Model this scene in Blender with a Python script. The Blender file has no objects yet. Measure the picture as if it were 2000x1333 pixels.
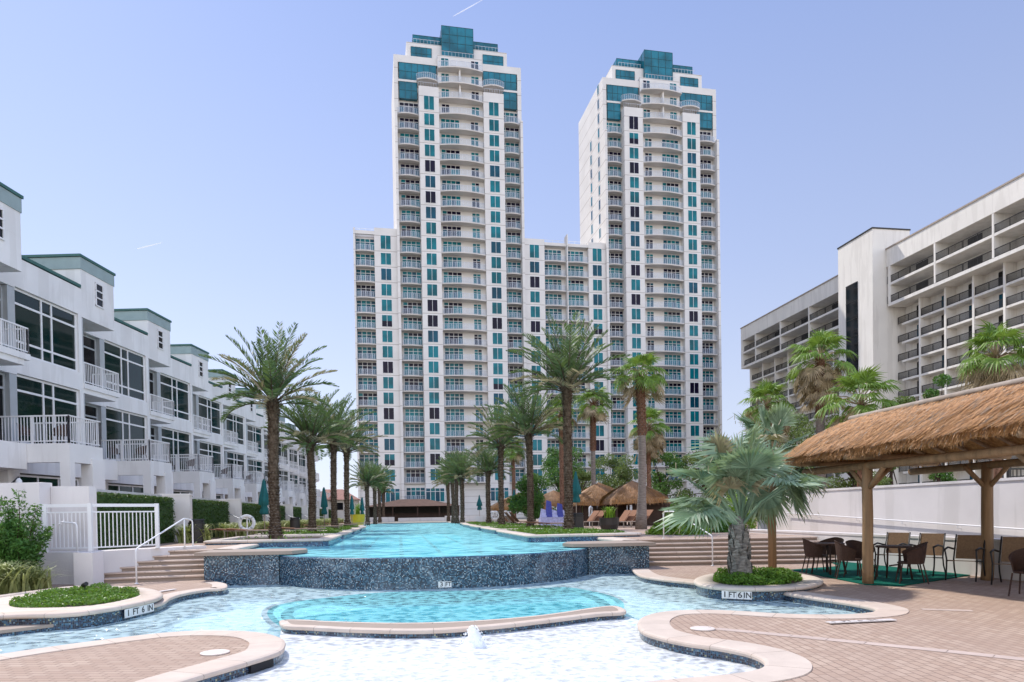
import bpy, math, random
from math import sin, cos, pi, radians, sqrt, atan2, floor, hypot
from mathutils import Vector, Matrix, noise

S = bpy.context.scene
COL = S.collection
# ------------------------------------------------------------------ camera
TH = radians(9.2)            # the pool axis runs 9.2 degrees left of the view direction
FPX = 1357.0                 # focal length in pixels of a 2000 px wide picture
PITCH, ROLL = radians(-0.93), radians(-0.9)
SHIFT = 0.17926
EYE = 1.6
CM = Matrix.Rotation(-TH, 3, 'Z') @ Matrix.Rotation(pi/2 + PITCH, 3, 'X') @ Matrix.Rotation(ROLL, 3, 'Z')
cd = bpy.data.cameras.new('camera'); cam = bpy.data.objects.new('camera', cd); COL.objects.link(cam)
cam.location = (0, 0, EYE); cam.rotation_euler = CM.to_euler()
cd.sensor_width = 36; cd.lens = FPX/2000*36; cd.shift_y = SHIFT
cd.clip_start = 0.1; cd.clip_end = 6000
S.camera = cam
# ------------------------------------------------------------------ light
SUNC = Vector((-0.40, 0.47, 0.78)).normalized()      # towards the sun, in view axes
SUN = Matrix.Rotation(-TH, 3, 'Z') @ SUNC
sl = bpy.data.lights.new('sun', 'SUN'); so = bpy.data.objects.new('sun', sl); COL.objects.link(so)
sl.energy = 3.7; sl.angle = radians(0.6); sl.color = (1.0, 0.945, 0.87)
so.rotation_euler = SUN.to_track_quat('Z', 'Y').to_euler(); so.location = (0, 0, 60)
W = bpy.data.worlds.new('World'); S.world = W; W.use_nodes = True
nt = W.node_tree; nt.nodes.clear()
out = nt.nodes.new('ShaderNodeOutputWorld'); bg = nt.nodes.new('ShaderNodeBackground')
sk = nt.nodes.new('ShaderNodeTexSky'); sk.sky_type = 'NISHITA'; sk.sun_disc = False
sk.sun_elevation = math.asin(SUN.z); sk.sun_rotation = atan2(SUN.x, SUN.y)
sk.air_density = 1.0; sk.dust_density = 0.6; sk.ozone_density = 2.2; sk.altitude = 0
tc = nt.nodes.new('ShaderNodeTexCoord'); sp = nt.nodes.new('ShaderNodeSeparateXYZ'); rp = nt.nodes.new('ShaderNodeValToRGB')
nt.links.new(tc.outputs['Generated'], sp.inputs[0]); nt.links.new(sp.outputs['Z'], rp.inputs[0])
cr = rp.color_ramp
cr.elements[0].position = 0.0; cr.elements[0].color = (5.95, 6.4, 7.95, 1)
cr.elements[1].position = 1.0; cr.elements[1].color = (1.4, 2.2, 5.2, 1)
for p, c in ((0.12, (5.65, 6.2, 7.9)), (0.32, (4.25, 5.08, 7.65)), (0.6, (2.8, 3.75, 6.95))):
    e = cr.elements.new(p); e.color = (*c, 1)
mx = nt.nodes.new('ShaderNodeMix'); mx.data_type = 'RGBA'; mx.inputs[0].default_value = 0.8
nt.links.new(sk.outputs[0], mx.inputs[6]); nt.links.new(rp.outputs[0], mx.inputs[7])
# sky boosted and warmed behind the camera, an added fill for walls facing it
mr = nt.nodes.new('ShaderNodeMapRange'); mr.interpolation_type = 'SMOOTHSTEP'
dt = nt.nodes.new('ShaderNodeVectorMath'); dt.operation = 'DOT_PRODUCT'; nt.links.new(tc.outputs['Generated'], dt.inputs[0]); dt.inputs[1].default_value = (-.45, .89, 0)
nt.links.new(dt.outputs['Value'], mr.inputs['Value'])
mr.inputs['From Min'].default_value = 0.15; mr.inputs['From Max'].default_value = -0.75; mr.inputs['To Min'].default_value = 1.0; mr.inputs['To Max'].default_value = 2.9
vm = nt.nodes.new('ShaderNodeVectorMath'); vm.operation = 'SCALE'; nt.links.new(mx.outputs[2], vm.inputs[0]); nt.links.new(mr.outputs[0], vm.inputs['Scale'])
wt = nt.nodes.new('ShaderNodeMix'); wt.data_type = 'RGBA'; wt.blend_type = 'MULTIPLY'; wt.inputs[7].default_value = (1.2, 1.04, .79, 1)
mr2 = nt.nodes.new('ShaderNodeMapRange'); nt.links.new(sp.outputs['Y'], mr2.inputs['Value']); mr2.inputs['From Min'].default_value = .1; mr2.inputs['From Max'].default_value = -.5
nt.links.new(mr2.outputs[0], wt.inputs[0]); mr3 = nt.nodes.new('ShaderNodeMapRange'); nt.links.new(sp.outputs['X'], mr3.inputs['Value']); mr3.inputs['From Min'].default_value = -.7; mr3.inputs['From Max'].default_value = .75; mr3.inputs['To Min'].default_value = 1.12; mr3.inputs['To Max'].default_value = .82
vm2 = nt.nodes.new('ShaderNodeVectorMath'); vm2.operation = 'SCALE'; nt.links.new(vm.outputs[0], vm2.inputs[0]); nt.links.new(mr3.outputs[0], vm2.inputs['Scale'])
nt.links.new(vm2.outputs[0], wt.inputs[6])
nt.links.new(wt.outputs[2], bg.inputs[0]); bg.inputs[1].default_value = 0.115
nt.links.new(bg.outputs[0], out.inputs[0])
S.view_settings.view_transform = 'Standard'; S.view_settings.look = 'None'
S.view_settings.exposure = 0.31; S.view_settings.gamma = 1.0
S.cycles.max_bounces = 8; S.cycles.transparent_max_bounces = 16; S.cycles.diffuse_bounces = 4
S.cycles.caustics_reflective = False; S.cycles.caustics_refractive = False

# ------------------------------------------------------------------ where things stand
def ray(px, py):
    return CM @ Vector(((px-1000)/FPX, ((666.5-py)/2000+SHIFT)*2000/FPX, -1.0))
def G(px, py, z=0.0):
    d = ray(px, py); t = (z-EYE)/d.z
    return Vector((d.x*t, d.y*t, z))
def V(X, D, z=0.0):                       # view-aligned metres (right, forward) to world
    return Vector((X*cos(TH)+D*sin(TH), -X*sin(TH)+D*cos(TH), z))
def P(px, D, z=0.0):                      # column px at depth D
    return V((px-1000)/FPX*D, D, z)
def Q(px, py, D):                         # picture point at depth D
    d = ray(px, py); f = d.x*sin(TH)+d.y*cos(TH); t = D/f
    return Vector((d.x*t, d.y*t, EYE+d.z*t))

# ------------------------------------------------------------------ mesh builder
class MB:
    def __init__(s): s.v = []; s.f = []; s.m = []; s.uv = None; s.smooth = False
    def face(s, pts, m=0):
        n = len(s.v); s.v.extend([tuple(p) for p in pts]); s.f.append(tuple(range(n, n+len(pts)))); s.m.append(m)
    def add(s, vs, fs, m=0):
        n = len(s.v); s.v.extend([tuple(p) for p in vs]); s.f.extend([tuple(i+n for i in f) for f in fs]); s.m.extend([m]*len(fs))
    def box(s, a, b, m=0, M=None):
        x0, y0, z0 = a; x1, y1, z1 = b
        vs = [Vector(p) for p in ((x0,y0,z0),(x1,y0,z0),(x1,y1,z0),(x0,y1,z0),(x0,y0,z1),(x1,y0,z1),(x1,y1,z1),(x0,y1,z1))]
        if M is not None: vs = [M @ p for p in vs]
        s.add(vs, ((0,3,2,1),(4,5,6,7),(0,1,5,4),(1,2,6,5),(2,3,7,6),(3,0,4,7)), m)
    def bar(s, p, q, w, h=None, m=0):
        """square bar from p to q"""
        p = Vector(p); q = Vector(q); h = h or w; d = (q-p)
        if d.length < 1e-6: return
        d.normalize(); up = Vector((0,0,1)) if abs(d.z) < .95 else Vector((0,1,0))
        x = d.cross(up).normalized()*w/2; y = x.cross(d).normalized()*h/2
        vs = [p-x-y, p+x-y, p+x+y, p-x+y, q-x-y, q+x-y, q+x+y, q-x+y]
        s.add(vs, ((0,3,2,1),(4,5,6,7),(0,1,5,4),(1,2,6,5),(2,3,7,6),(3,0,4,7)), m)
    def tube(s, pts, r, n=8, m=0, caps=True):
        pts = [Vector(p) for p in pts]; L = len(pts)
        rs = r if isinstance(r, (list, tuple)) else [r]*L
        base = len(s.v); prev = None
        for i, p in enumerate(pts):
            d = (pts[min(i+1, L-1)]-pts[max(i-1, 0)]).normalized()
            if prev is None:
                up = Vector((0,0,1)) if abs(d.z) < .9 else Vector((1,0,0))
                x = d.cross(up).normalized()
            else: x = (prev-d*prev.dot(d)).normalized()
            prev = x; y = d.cross(x)
            for k in range(n):
                a = 2*pi*k/n; s.v.append(tuple(p+(x*cos(a)+y*sin(a))*rs[i]))
        for i in range(L-1):
            for k in range(n):
                a = base+i*n+k; b = base+i*n+(k+1) % n
                s.f.append((a, b, b+n, a+n)); s.m.append(m)
        if caps:
            s.f.append(tuple(base+k for k in range(n))[::-1]); s.m.append(m)
            s.f.append(tuple(base+(L-1)*n+k for k in range(n))); s.m.append(m)
    def lathe(s, prof, n=16, c=(0,0,0), m=0):
        base = len(s.v)
        for r, z in prof:
            for k in range(n):
                a = 2*pi*k/n; s.v.append((c[0]+r*cos(a), c[1]+r*sin(a), c[2]+z))
        for i in range(len(prof)-1):
            for k in range(n):
                a = base+i*n+k; b = base+i*n+(k+1) % n
                s.f.append((a, b, b+n, a+n)); s.m.append(m)
        s.f.append(tuple(base+k for k in range(n))[::-1]); s.m.append(m)
        s.f.append(tuple(base+(len(prof)-1)*n+k for k in range(n))); s.m.append(m)
    def prism(s, poly, z0, z1, m=0, mtop=None):
        """poly: list of 2D/3D points; extruded from z0 to z1, concave allowed"""
        from mathutils.geometry import tessellate_polygon
        pts = [Vector((p[0], p[1], 0)) for p in poly]
        ar = sum(pts[i].x*pts[(i+1) % len(pts)].y-pts[(i+1) % len(pts)].x*pts[i].y for i in range(len(pts)))
        if ar < 0: pts.reverse()
        tri = tessellate_polygon([pts]); n = len(pts); base = len(s.v)
        for p in pts: s.v.append((p.x, p.y, z1))
        for p in pts: s.v.append((p.x, p.y, z0))
        mt = m if mtop is None else mtop
        for t in tri:
            a, b, c = t
            k = (pts[b]-pts[a]).cross(pts[c]-pts[a]).z
            t = (a, b, c) if k > 0 else (a, c, b)
            s.f.append(tuple(base+i for i in t)); s.m.append(mt)
            s.f.append(tuple(base+n+i for i in (t[0], t[2], t[1]))); s.m.append(m)
        for i in range(n):
            j = (i+1) % n
            s.f.append((base+i, base+n+i, base+n+j, base+j)); s.m.append(m)
    def xf(s, M):
        s.v = [tuple(M @ Vector(p)) for p in s.v]; return s
    def merge(s, o, M=None):
        n = len(s.v); s.v.extend(o.v if M is None else [tuple(M @ Vector(p)) for p in o.v])
        s.f.extend([tuple(i+n for i in f) for f in o.f]); s.m.extend(o.m)
    def mesh(s, name, mats, smooth=None):
        me = bpy.data.meshes.new(name); me.from_pydata(s.v, [], s.f)
        for mt in (mats if isinstance(mats, (list, tuple)) else [mats]): me.materials.append(mt)
        me.polygons.foreach_set('material_index', s.m)
        if smooth or (smooth is None and s.smooth): me.polygons.foreach_set('use_smooth', [True]*len(s.f))
        if s.uv:
            ul = me.uv_layers.new(name='UVMap'); k = 0
            for f in s.f:
                for i in f: ul.data[k].uv = s.uv[i]; k += 1
        me.update(); return me
    def build(s, name, mats, parent=None, smooth=None, loc=None, rz=0):
        o = bpy.data.objects.new(name, s.mesh(name, mats, smooth)); COL.objects.link(o)
        if parent: o.parent = parent
        if loc is not None: o.location = loc
        if rz: o.rotation_euler = (0, 0, rz)
        return o

def tag(o, label=None, cat=None, group=None, kind=None):
    if label: o['label'] = label
    if cat: o['category'] = cat
    if group: o['group'] = group
    if kind: o['kind'] = kind
    return o
def empty(name, loc, rz=0, label=None, cat=None, group=None):
    o = bpy.data.objects.new(name, None); COL.objects.link(o); o.empty_display_size = .2
    o.location = loc; o.rotation_euler = (0, 0, rz)
    return tag(o, label, cat, group)
KIDS = {}
def kids(o):
    return [c for c in COL.objects if c.parent == o]
def copy_thing(root, loc, rz=None, label=None, tree=None, scale=None):
    """tree: nested list from snapshot(root)"""
    def cp(node, par):
        o, ch = node; c = o.copy(); COL.objects.link(c); c.parent = par
        for n in ch: cp(n, c)
        return c
    r = cp(tree, None); r.location = loc
    if rz is not None: r.rotation_euler = (0, 0, rz)
    if label: r['label'] = label
    if scale: r.scale = (scale, scale, scale)
    return r
def snapshot(o):
    return (o, [snapshot(c) for c in kids(o)])
def struct(name, mb, mats, smooth=None):
    return tag(mb.build(name, mats, None, smooth), kind='structure')
def mesh_obj(name, me, parent, loc=(0,0,0), rz=0):
    o = bpy.data.objects.new(name, me); COL.objects.link(o); o.parent = parent; o.location = loc; o.rotation_euler = (0,0,rz); return o
def many(name, items, parent, massname, limit=100):
    """items: (mesh, (x,y,z), rz, children) nearest first; the first `limit` are parts, the rest one stuff part"""
    rest = {}
    for i, (me, loc, rz, ch) in enumerate(items):
        if i < limit:
            o = mesh_obj(name, me, parent, loc, rz)
            for cn, cm in ch: mesh_obj(cn, cm, o)
        else:
            M = Matrix.Translation(loc) @ Matrix.Rotation(rz, 4, 'Z')
            for m2 in [me]+[c[1] for c in ch]:
                mats = tuple(m.name for m in m2.materials)
                mb = rest.setdefault(mats, MB()); n = len(mb.v)
                mb.v.extend([tuple(M @ v.co) for v in m2.vertices])
                for p in m2.polygons: mb.f.append(tuple(j+n for j in p.vertices)); mb.m.append(p.material_index)
    if rest:                                   # one object: join the groups of materials
        allm = []; big = MB()
        for mats, mb in rest.items():
            off = []
            for nm in mats:
                if nm not in allm: allm.append(nm)
                off.append(allm.index(nm))
            n = len(big.v); big.v.extend(mb.v); big.f.extend([tuple(j+n for j in f) for f in mb.f]); big.m.extend([off[k] for k in mb.m])
        o = big.build(massname, [bpy.data.materials[n] for n in allm], parent); o['kind'] = 'stuff'

# ------------------------------------------------------------------ materials
def newmat(name):
    m = bpy.data.materials.new(name); m.use_nodes = True; n = m.node_tree; n.nodes.clear()
    o = n.nodes.new('ShaderNodeOutputMaterial'); b = n.nodes.new('ShaderNodeBsdfPrincipled')
    n.links.new(b.outputs[0], o.inputs[0]); return m, n, b, o
def coords(n, kind):
    if kind == 'world': return n.nodes.new('ShaderNodeNewGeometry').outputs['Position']
    t = n.nodes.new('ShaderNodeTexCoord'); return t.outputs['UV' if kind == 'uv' else 'Object']
def rgb(c, k=1.0): return (min(1, c[0]*k), min(1, c[1]*k), min(1, c[2]*k), 1)
def ntex(n, co, sc, detail=4, stretch=None, rough=.55):
    if stretch:
        mp = n.nodes.new('ShaderNodeMapping'); mp.inputs['Scale'].default_value = stretch; n.links.new(co, mp.inputs[0]); co = mp.outputs[0]
    t = n.nodes.new('ShaderNodeTexNoise'); t.inputs['Scale'].default_value = sc; t.inputs['Detail'].default_value = detail; t.inputs['Roughness'].default_value = rough
    n.links.new(co, t.inputs['Vector']); return t.outputs['Fac']
def ramp(n, fac, stops, interp='LINEAR'):
    r = n.nodes.new('ShaderNodeValToRGB'); n.links.new(fac, r.inputs[0]); c = r.color_ramp; c.interpolation = interp
    c.elements[0].position = stops[0][0]; c.elements[0].color = rgb(stops[0][1]); c.elements[1].position = stops[-1][0]; c.elements[1].color = rgb(stops[-1][1])
    for p, col in stops[1:-1]: e = c.elements.new(p); e.color = rgb(col)
    return r.outputs[0]
def mixc(n, fac, a, b, mode='MIX'):
    m = n.nodes.new('ShaderNodeMix'); m.data_type = 'RGBA'; m.blend_type = mode
    for i, x in ((0, fac), (6, a), (7, b)):
        if hasattr(x, 'node'): n.links.new(x, m.inputs[i])
        elif isinstance(x, (int, float)): m.inputs[i].default_value = x
        else: m.inputs[i].default_value = rgb(x)
    return m.outputs[2]
def math_(n, op, a, b=0.0, c=0.0):
    m = n.nodes.new('ShaderNodeMath'); m.operation = op
    for i, x in enumerate((a, b, c)):
        if hasattr(x, 'node'): n.links.new(x, m.inputs[i])
        else: m.inputs[i].default_value = x
    return m.outputs[0]
def bump(n, b, h, strength=.3, dist=.02):
    bp = n.nodes.new('ShaderNodeBump'); bp.inputs['Strength'].default_value = strength; bp.inputs['Distance'].default_value = dist
    n.links.new(h, bp.inputs['Height']); n.links.new(bp.outputs[0], b.inputs['Normal']); return bp.outputs[0]
def paint(name, c, rough=.6, var=.12, sc=1.5, kind='world', bs=0.0, bsc=40, metal=0.0, spec=.4, stretch=None, stain=0.0):
    m, n, b, o = newmat(name); co = coords(n, kind)
    f = ntex(n, co, sc, 5, stretch)
    col = ramp(n, f, [(.3, [x*(1-var) for x in c]), (.7, [x*(1+var*.5) for x in c])])
    if stain:
        g = ntex(n, co, .9, 6, (1.4, 1.4, .16)); g = math_(n, 'MULTIPLY', math_(n, 'SUBTRACT', g, .5), 3.0); g = math_(n, 'MINIMUM', math_(n, 'MAXIMUM', g, 0), stain)
        col = mixc(n, g, col, (.30, .27, .23))
    n.links.new(col, b.inputs['Base Color']); b.inputs['Roughness'].default_value = rough; b.inputs['Metallic'].default_value = metal
    b.inputs['Specular IOR Level'].default_value = spec
    if bs: bump(n, b, ntex(n, co, bsc, 4), bs)
    return m
M = {}
M['stucco'] = paint('white_stucco', (.77, .755, .74), .85, .07, .7, 'world', .15, 60, spec=.2, stain=.12)
M['stucco_warm'] = paint('warm_stucco', (.72, .66, .585), .85, .07, .35, 'world', .1, 30, spec=.2, stain=.3)
M['stucco_wall'] = paint('garden_wall_stucco', (.70, .66, .64), .85, .07, .9, 'world', .2, 50, spec=.2, stain=.15)
M['rail_metal'] = paint('pale_grey_rail', (.55, .58, .64), .4, .04, 3)
M['pale_paver'] = paint('pale_inset_paver', (.52, .41, .35), .8, .15, 3)
M['white_metal'] = paint('white_painted_metal', (.76, .75, .75), .4, .04, 3)
M['teal_trim'] = paint('teal_roof_trim', (.29, .37, .37), .6, .1, 2)
M['teal_dark'] = paint('dark_teal_cap', (.045, .13, .115), .5, .1, 2)
M['dark_metal'] = paint('dark_metal', (.02, .018, .017), .45, .2, 4)
M['grey_frame'] = paint('grey_window_frame', (.42, .44, .45), .45, .06, 3)
M['dark_wood'] = paint('dark_wood', (.05, .025, .016), .7, .3, 4, 'object', .3, 30)
M['wood'] = paint('peeled_log', (.30, .185, .095), .7, .35, 2.2, 'object', .5, 25, stretch=(4, 4, .35))
M['wood_grey'] = paint('weathered_log', (.36, .30, .25), .8, .25, 3, 'object', .4, 25)
M['teal_canvas'] = paint('teal_canvas', (.012, .115, .12), .85, .25, 4, 'object', .2, 40)
M['white_canvas'] = paint('white_canvas', (.7, .7, .7), .85, .1, 4, 'object')
M['wicker'] = paint('brown_wicker', (.062, .028, .018), .6, .5, 60, 'object', .6, 160)
M['sling'] = paint('tan_sling_fabric', (.24, .15, .085), .8, .2, 30, 'object', .3, 200)
M['lounge'] = paint('rust_lounger_weave', (.27, .12, .06), .8, .3, 20, 'object', .3, 100)
M['carpet'] = paint('green_turf_mat', (.005, .11, .078), .95, .2, 30, 'world', .3, 150, spec=.1)
M['pot'] = paint('dark_pot', (.03, .025, .022), .5, .2, 4)
M['yellow'] = paint('yellow_glaze', (.6, .42, .02), .4, .1, 4)
M['blue_cloth'] = paint('blue_towel', (.06, .07, .30), .8, .3, 9, 'object')
M['pale_cloth'] = paint('lavender_towel', (.42, .42, .62), .8, .3, 9, 'object')
M['soil'] = paint('dark_soil', (.05, .035, .025), .95, .3, 6, 'world', .6, 30)
M['sand'] = paint('sandy_ground', (.30, .26, .20), .95, .2, .2, 'world', .3, 5)
M['concrete'] = paint('ramp_concrete', (.36, .34, .32), .9, .12, 2, 'world', .2, 40)
M['red_tile'] = paint('red_clay_roof', (.30, .14, .11), .8, .3, 3)
M['plaster'] = paint('pool_plaster', (.84, .87, .87), .8, .06, 2.5, 'world')
M['floor_river'] = paint('aqua_pool_plaster', (.78, .91, .93), .8, .08, 3, 'world')
M['floor_deep'] = paint('turquoise_pool_plaster', (.13, .72, .79), .8, .12, 1.6, 'world')
M['floor_pool'] = paint('blue_pool_plaster', (.14, .64, .72), .8, .12, .35, 'world')
M['foam'] = paint('foaming_water', (.92, .94, .95), .5, .03, 10, 'object', .4, 60)
M['plate'] = paint('white_depth_tile', (.74, .73, .71), .35, .05, 6, 'object')
M['plate_old'] = paint('worn_depth_tile', (.66, .61, .58), .6, .12, 12, 'object')
M['ink'] = paint('black_lettering', (.01, .01, .012), .5, .1, 6)
M['ink_old'] = paint('worn_lettering', (.30, .26, .24), .6, .3, 20)
M['black'] = paint('black_opening', (.006, .006, .008), .6, .1, 3)
M['navy_trim'] = paint('navy_step_trim', (.01, .05, .10), .4, .2, 5)
M['drain'] = paint('pale_drain_cover', (.66, .58, .52), .6, .06, 6)

def stone(name, c, joint=.62):
    m, n, b, o = newmat(name); co = coords(n, 'world')
    f = ntex(n, co, 2.6, 6); col = ramp(n, f, [(.3, [x*.84 for x in c]), (.7, [min(1, x*1.07) for x in c])])
    g = ntex(n, co, 38, 3); col = mixc(n, math_(n, 'MULTIPLY', g, .35), col, [x*.72 for x in c])
    uv = n.nodes.new('ShaderNodeUVMap'); s = n.nodes.new('ShaderNodeSeparateXYZ'); n.links.new(uv.outputs[0], s.inputs[0])
    fr = math_(n, 'FRACT', math_(n, 'DIVIDE', s.outputs[0], joint)); j = math_(n, 'LESS_THAN', fr, .016)
    wn = n.nodes.new('ShaderNodeTexWhiteNoise'); wn.noise_dimensions = '1D'; n.links.new(math_(n, 'FLOOR', math_(n, 'DIVIDE', s.outputs[0], joint)), wn.inputs['W'])
    col = mixc(n, math_(n, 'MULTIPLY', wn.outputs[0], .35), col, (c[0]*.93, c[1]*.80, c[2]*.72))
    col = mixc(n, math_(n, 'MULTIPLY', j, .75), col, (.25, .19, .15))
    n.links.new(col, b.inputs['Base Color']); b.inputs['Roughness'].default_value = .75; b.inputs['Specular IOR Level'].default_value = .25
    h = math_(n, 'SUBTRACT', math_(n, 'MULTIPLY', g, .3), j); bump(n, b, h, .5, .008); return m
M['coping'] = stone('pink_limestone_coping', (.62, .525, .445))
M['coping_flat'] = paint('pink_limestone_slab', (.60, .50, .42), .75, .1, 2.6)
M['coping_pale'] = stone('pale_limestone_coping', (.63, .55, .475), .8)
M['step'] = stone('sandstone_step', (.55, .435, .355), 1.1)

def pavers(name, ang=0.0):
    m, n, b, o = newmat(name); co = coords(n, 'world')
    mp = n.nodes.new('ShaderNodeMapping'); mp.inputs['Rotation'].default_value = (0, 0, ang); n.links.new(co, mp.inputs[0])
    br = n.nodes.new('ShaderNodeTexBrick'); n.links.new(mp.outputs[0], br.inputs['Vector'])
    br.inputs['Scale'].default_value = 1.0; br.inputs['Brick Width'].default_value = .205; br.inputs['Row Height'].default_value = .105
    br.inputs['Mortar Size'].default_value = .007; br.inputs['Mortar Smooth'].default_value = .3; br.inputs['Bias'].default_value = -.1
    br.inputs['Color1'].default_value = (.385, .27, .20, 1); br.inputs['Color2'].default_value = (.49, .37, .285, 1); br.inputs['Mortar'].default_value = (.12, .08, .06, 1)
    col = br.outputs[0]
    col = mixc(n, math_(n, 'MULTIPLY', math_(n, 'MAXIMUM', math_(n, 'SUBTRACT', ntex(n, co, .8, 7, None, .65), .38), 0), 2.2), col, (.31, .215, .165))
    col = mixc(n, math_(n, 'MULTIPLY', ntex(n, co, 60, 3), .3), col, (.52, .40, .33))
    n.links.new(col, b.inputs['Base Color']); b.inputs['Roughness'].default_value = .85; b.inputs['Specular IOR Level'].default_value = .2
    h = math_(n, 'ADD', math_(n, 'MULTIPLY', math_(n, 'SUBTRACT', 1.0, br.outputs['Fac']), 1.0), math_(n, 'MULTIPLY', ntex(n, co, 90, 2), .25))
    bump(n, b, h, .5, .006); return m
M['pavers'] = pavers('pink_brick_pavers', radians(99)); M['pavers2'] = pavers('tan_brick_pavers', radians(14))

def mosaic(name, stops, size=.025, grout=(.15, .17, .19)):
    m, n, b, o = newmat(name); uv = n.nodes.new('ShaderNodeUVMap')
    sc = n.nodes.new('ShaderNodeVectorMath'); sc.operation = 'SCALE'; sc.inputs['Scale'].default_value = 1/size; n.links.new(uv.outputs[0], sc.inputs[0])
    fl = n.nodes.new('ShaderNodeVectorMath'); fl.operation = 'FLOOR'; n.links.new(sc.outputs[0], fl.inputs[0])
    fr = n.nodes.new('ShaderNodeVectorMath'); fr.operation = 'FRACTION'; n.links.new(sc.outputs[0], fr.inputs[0])
    wn = n.nodes.new('ShaderNodeTexWhiteNoise'); wn.noise_dimensions = '3D'; n.links.new(fl.outputs[0], wn.inputs['Vector'])
    col = ramp(n, wn.outputs['Value'], stops, 'CONSTANT')
    s = n.nodes.new('ShaderNodeSeparateXYZ'); n.links.new(fr.outputs[0], s.inputs[0])
    g = math_(n, 'MAXIMUM', math_(n, 'LESS_THAN', s.outputs[0], .1), math_(n, 'LESS_THAN', s.outputs[1], .1))
    co = coords(n, 'world'); lime = math_(n, 'MULTIPLY', math_(n, 'MAXIMUM', math_(n, 'SUBTRACT', ntex(n, co, 1.3, 5), .5), 0), 1.2)
    col = mixc(n, g, col, grout); col = mixc(n, lime, col, (.42, .44, .46))
    n.links.new(col, b.inputs['Base Color']); b.inputs['Roughness'].default_value = .22
    bump(n, b, g, -.3, .003); return m
M['mosaic'] = mosaic('navy_glass_mosaic', [(0, (.004, .007, .018)), (.4, (.008, .022, .06)), (.62, (.014, .06, .12)), (.78, (.035, .12, .19)), (.9, (.13, .21, .26)), (.965, (.30, .30, .18))])
M['mosaic_wall'] = mosaic('grey_blue_glass_mosaic', [(0, (.007, .010, .022)), (.26, (.012, .032, .065)), (.46, (.025, .085, .14)), (.64, (.06, .14, .20)), (.82, (.18, .25, .30)), (.95, (.36, .40, .42))], .028, (.08, .10, .12))
M['mosaic_teal'] = mosaic('blue_pool_tile', [(0, (.01, .04, .10)), (.4, (.02, .09, .2)), (.75, (.05, .17, .28)), (.92, (.16, .3, .38))], .04)

def water(name, tint, body, mixd, scale, bs, gl=.25, stretch=(1, 1, 1), rng=.3):
    """a clear tinted sheet that also scatters a little light in its ripples"""
    m = bpy.data.materials.new(name); m.use_nodes = True; n = m.node_tree; n.nodes.clear()
    o = n.nodes.new('ShaderNodeOutputMaterial'); co = coords(n, 'world')
    t = n.nodes.new('ShaderNodeBsdfTransparent'); t.inputs[0].default_value = rgb(tint)
    h1 = ntex(n, co, scale, 2, stretch, .5); h2 = ntex(n, co, scale*3.1, 2, stretch, .5)
    w = n.nodes.new('ShaderNodeTexVoronoi'); w.feature = 'SMOOTH_F1'; w.inputs['Scale'].default_value = scale*1.1; w.inputs['Smoothness'].default_value = .35
    mp = n.nodes.new('ShaderNodeMapping'); mp.inputs['Scale'].default_value = stretch; n.links.new(co, mp.inputs[0])
    ad = n.nodes.new('ShaderNodeVectorMath'); ad.operation = 'ADD'; n.links.new(mp.outputs[0], ad.inputs[0])
    nz = n.nodes.new('ShaderNodeTexNoise'); nz.inputs['Scale'].default_value = scale*1.2; n.links.new(mp.outputs[0], nz.inputs['Vector'])
    sc = n.nodes.new('ShaderNodeVectorMath'); sc.operation = 'SCALE'; sc.inputs['Scale'].default_value = .9/scale; n.links.new(nz.outputs['Color'], sc.inputs[0]); n.links.new(sc.outputs[0], ad.inputs[1])
    n.links.new(ad.outputs[0], w.inputs['Vector'])
    h = math_(n, 'ADD', math_(n, 'ADD', math_(n, 'MULTIPLY', w.outputs['Distance'], .9), h1), math_(n, 'MULTIPLY', h2, .35))
    bp = n.nodes.new('ShaderNodeBump'); bp.inputs['Strength'].default_value = bs; bp.inputs['Distance'].default_value = .12/scale*2; n.links.new(h, bp.inputs['Height'])
    d = n.nodes.new('ShaderNodeBsdfDiffuse'); d.inputs[0].default_value = rgb(body); n.links.new(bp.outputs[0], d.inputs['Normal'])
    g = n.nodes.new('ShaderNodeBsdfGlossy'); g.inputs['Roughness'].default_value = .05; n.links.new(bp.outputs[0], g.inputs['Normal'])
    fr = n.nodes.new('ShaderNodeFresnel'); fr.inputs[0].default_value = 1.33; n.links.new(bp.outputs[0], fr.inputs['Normal'])
    a = n.nodes.new('ShaderNodeMixShader'); mrr = n.nodes.new('ShaderNodeMapRange'); mrr.interpolation_type = 'SMOOTHSTEP'; n.links.new(h, mrr.inputs['Value']); mrr.inputs['From Min'].default_value = .75; mrr.inputs['From Max'].default_value = 1.35; mrr.inputs['To Min'].default_value = max(0, mixd-rng); mrr.inputs['To Max'].default_value = min(1, mixd+rng); n.links.new(mrr.outputs[0], a.inputs[0]); n.links.new(t.outputs[0], a.inputs[1]); n.links.new(d.outputs[0], a.inputs[2])
    c = n.nodes.new('ShaderNodeMixShader'); n.links.new(math_(n, 'MINIMUM', fr.outputs[0], gl), c.inputs[0]); n.links.new(a.outputs[0], c.inputs[1]); n.links.new(g.outputs[0], c.inputs[2])
    n.links.new(c.outputs[0], o.inputs[0]); return m
M['w_river'] = water('shallow_water', (.88, .97, .98), (.72, .93, .95), .42, 5.0, 1.0, .24, rng=.2)
M['w_deep'] = water('deep_turquoise_water', (.55, .93, .96), (.34, .84, .87), .38, 5.0, 1.0, .24, rng=.22)
M['w_beach'] = water('beach_entry_water', (.96, .98, .98), (.84, .86, .86), .62, 7.0, .9, .15, rng=.22)
M['w_pool'] = water('pool_water', (.6, .93, .97), (.34, .84, .88), .46, 2.4, 1.0, .2, (.7, 1.3, 1), .27)

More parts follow.
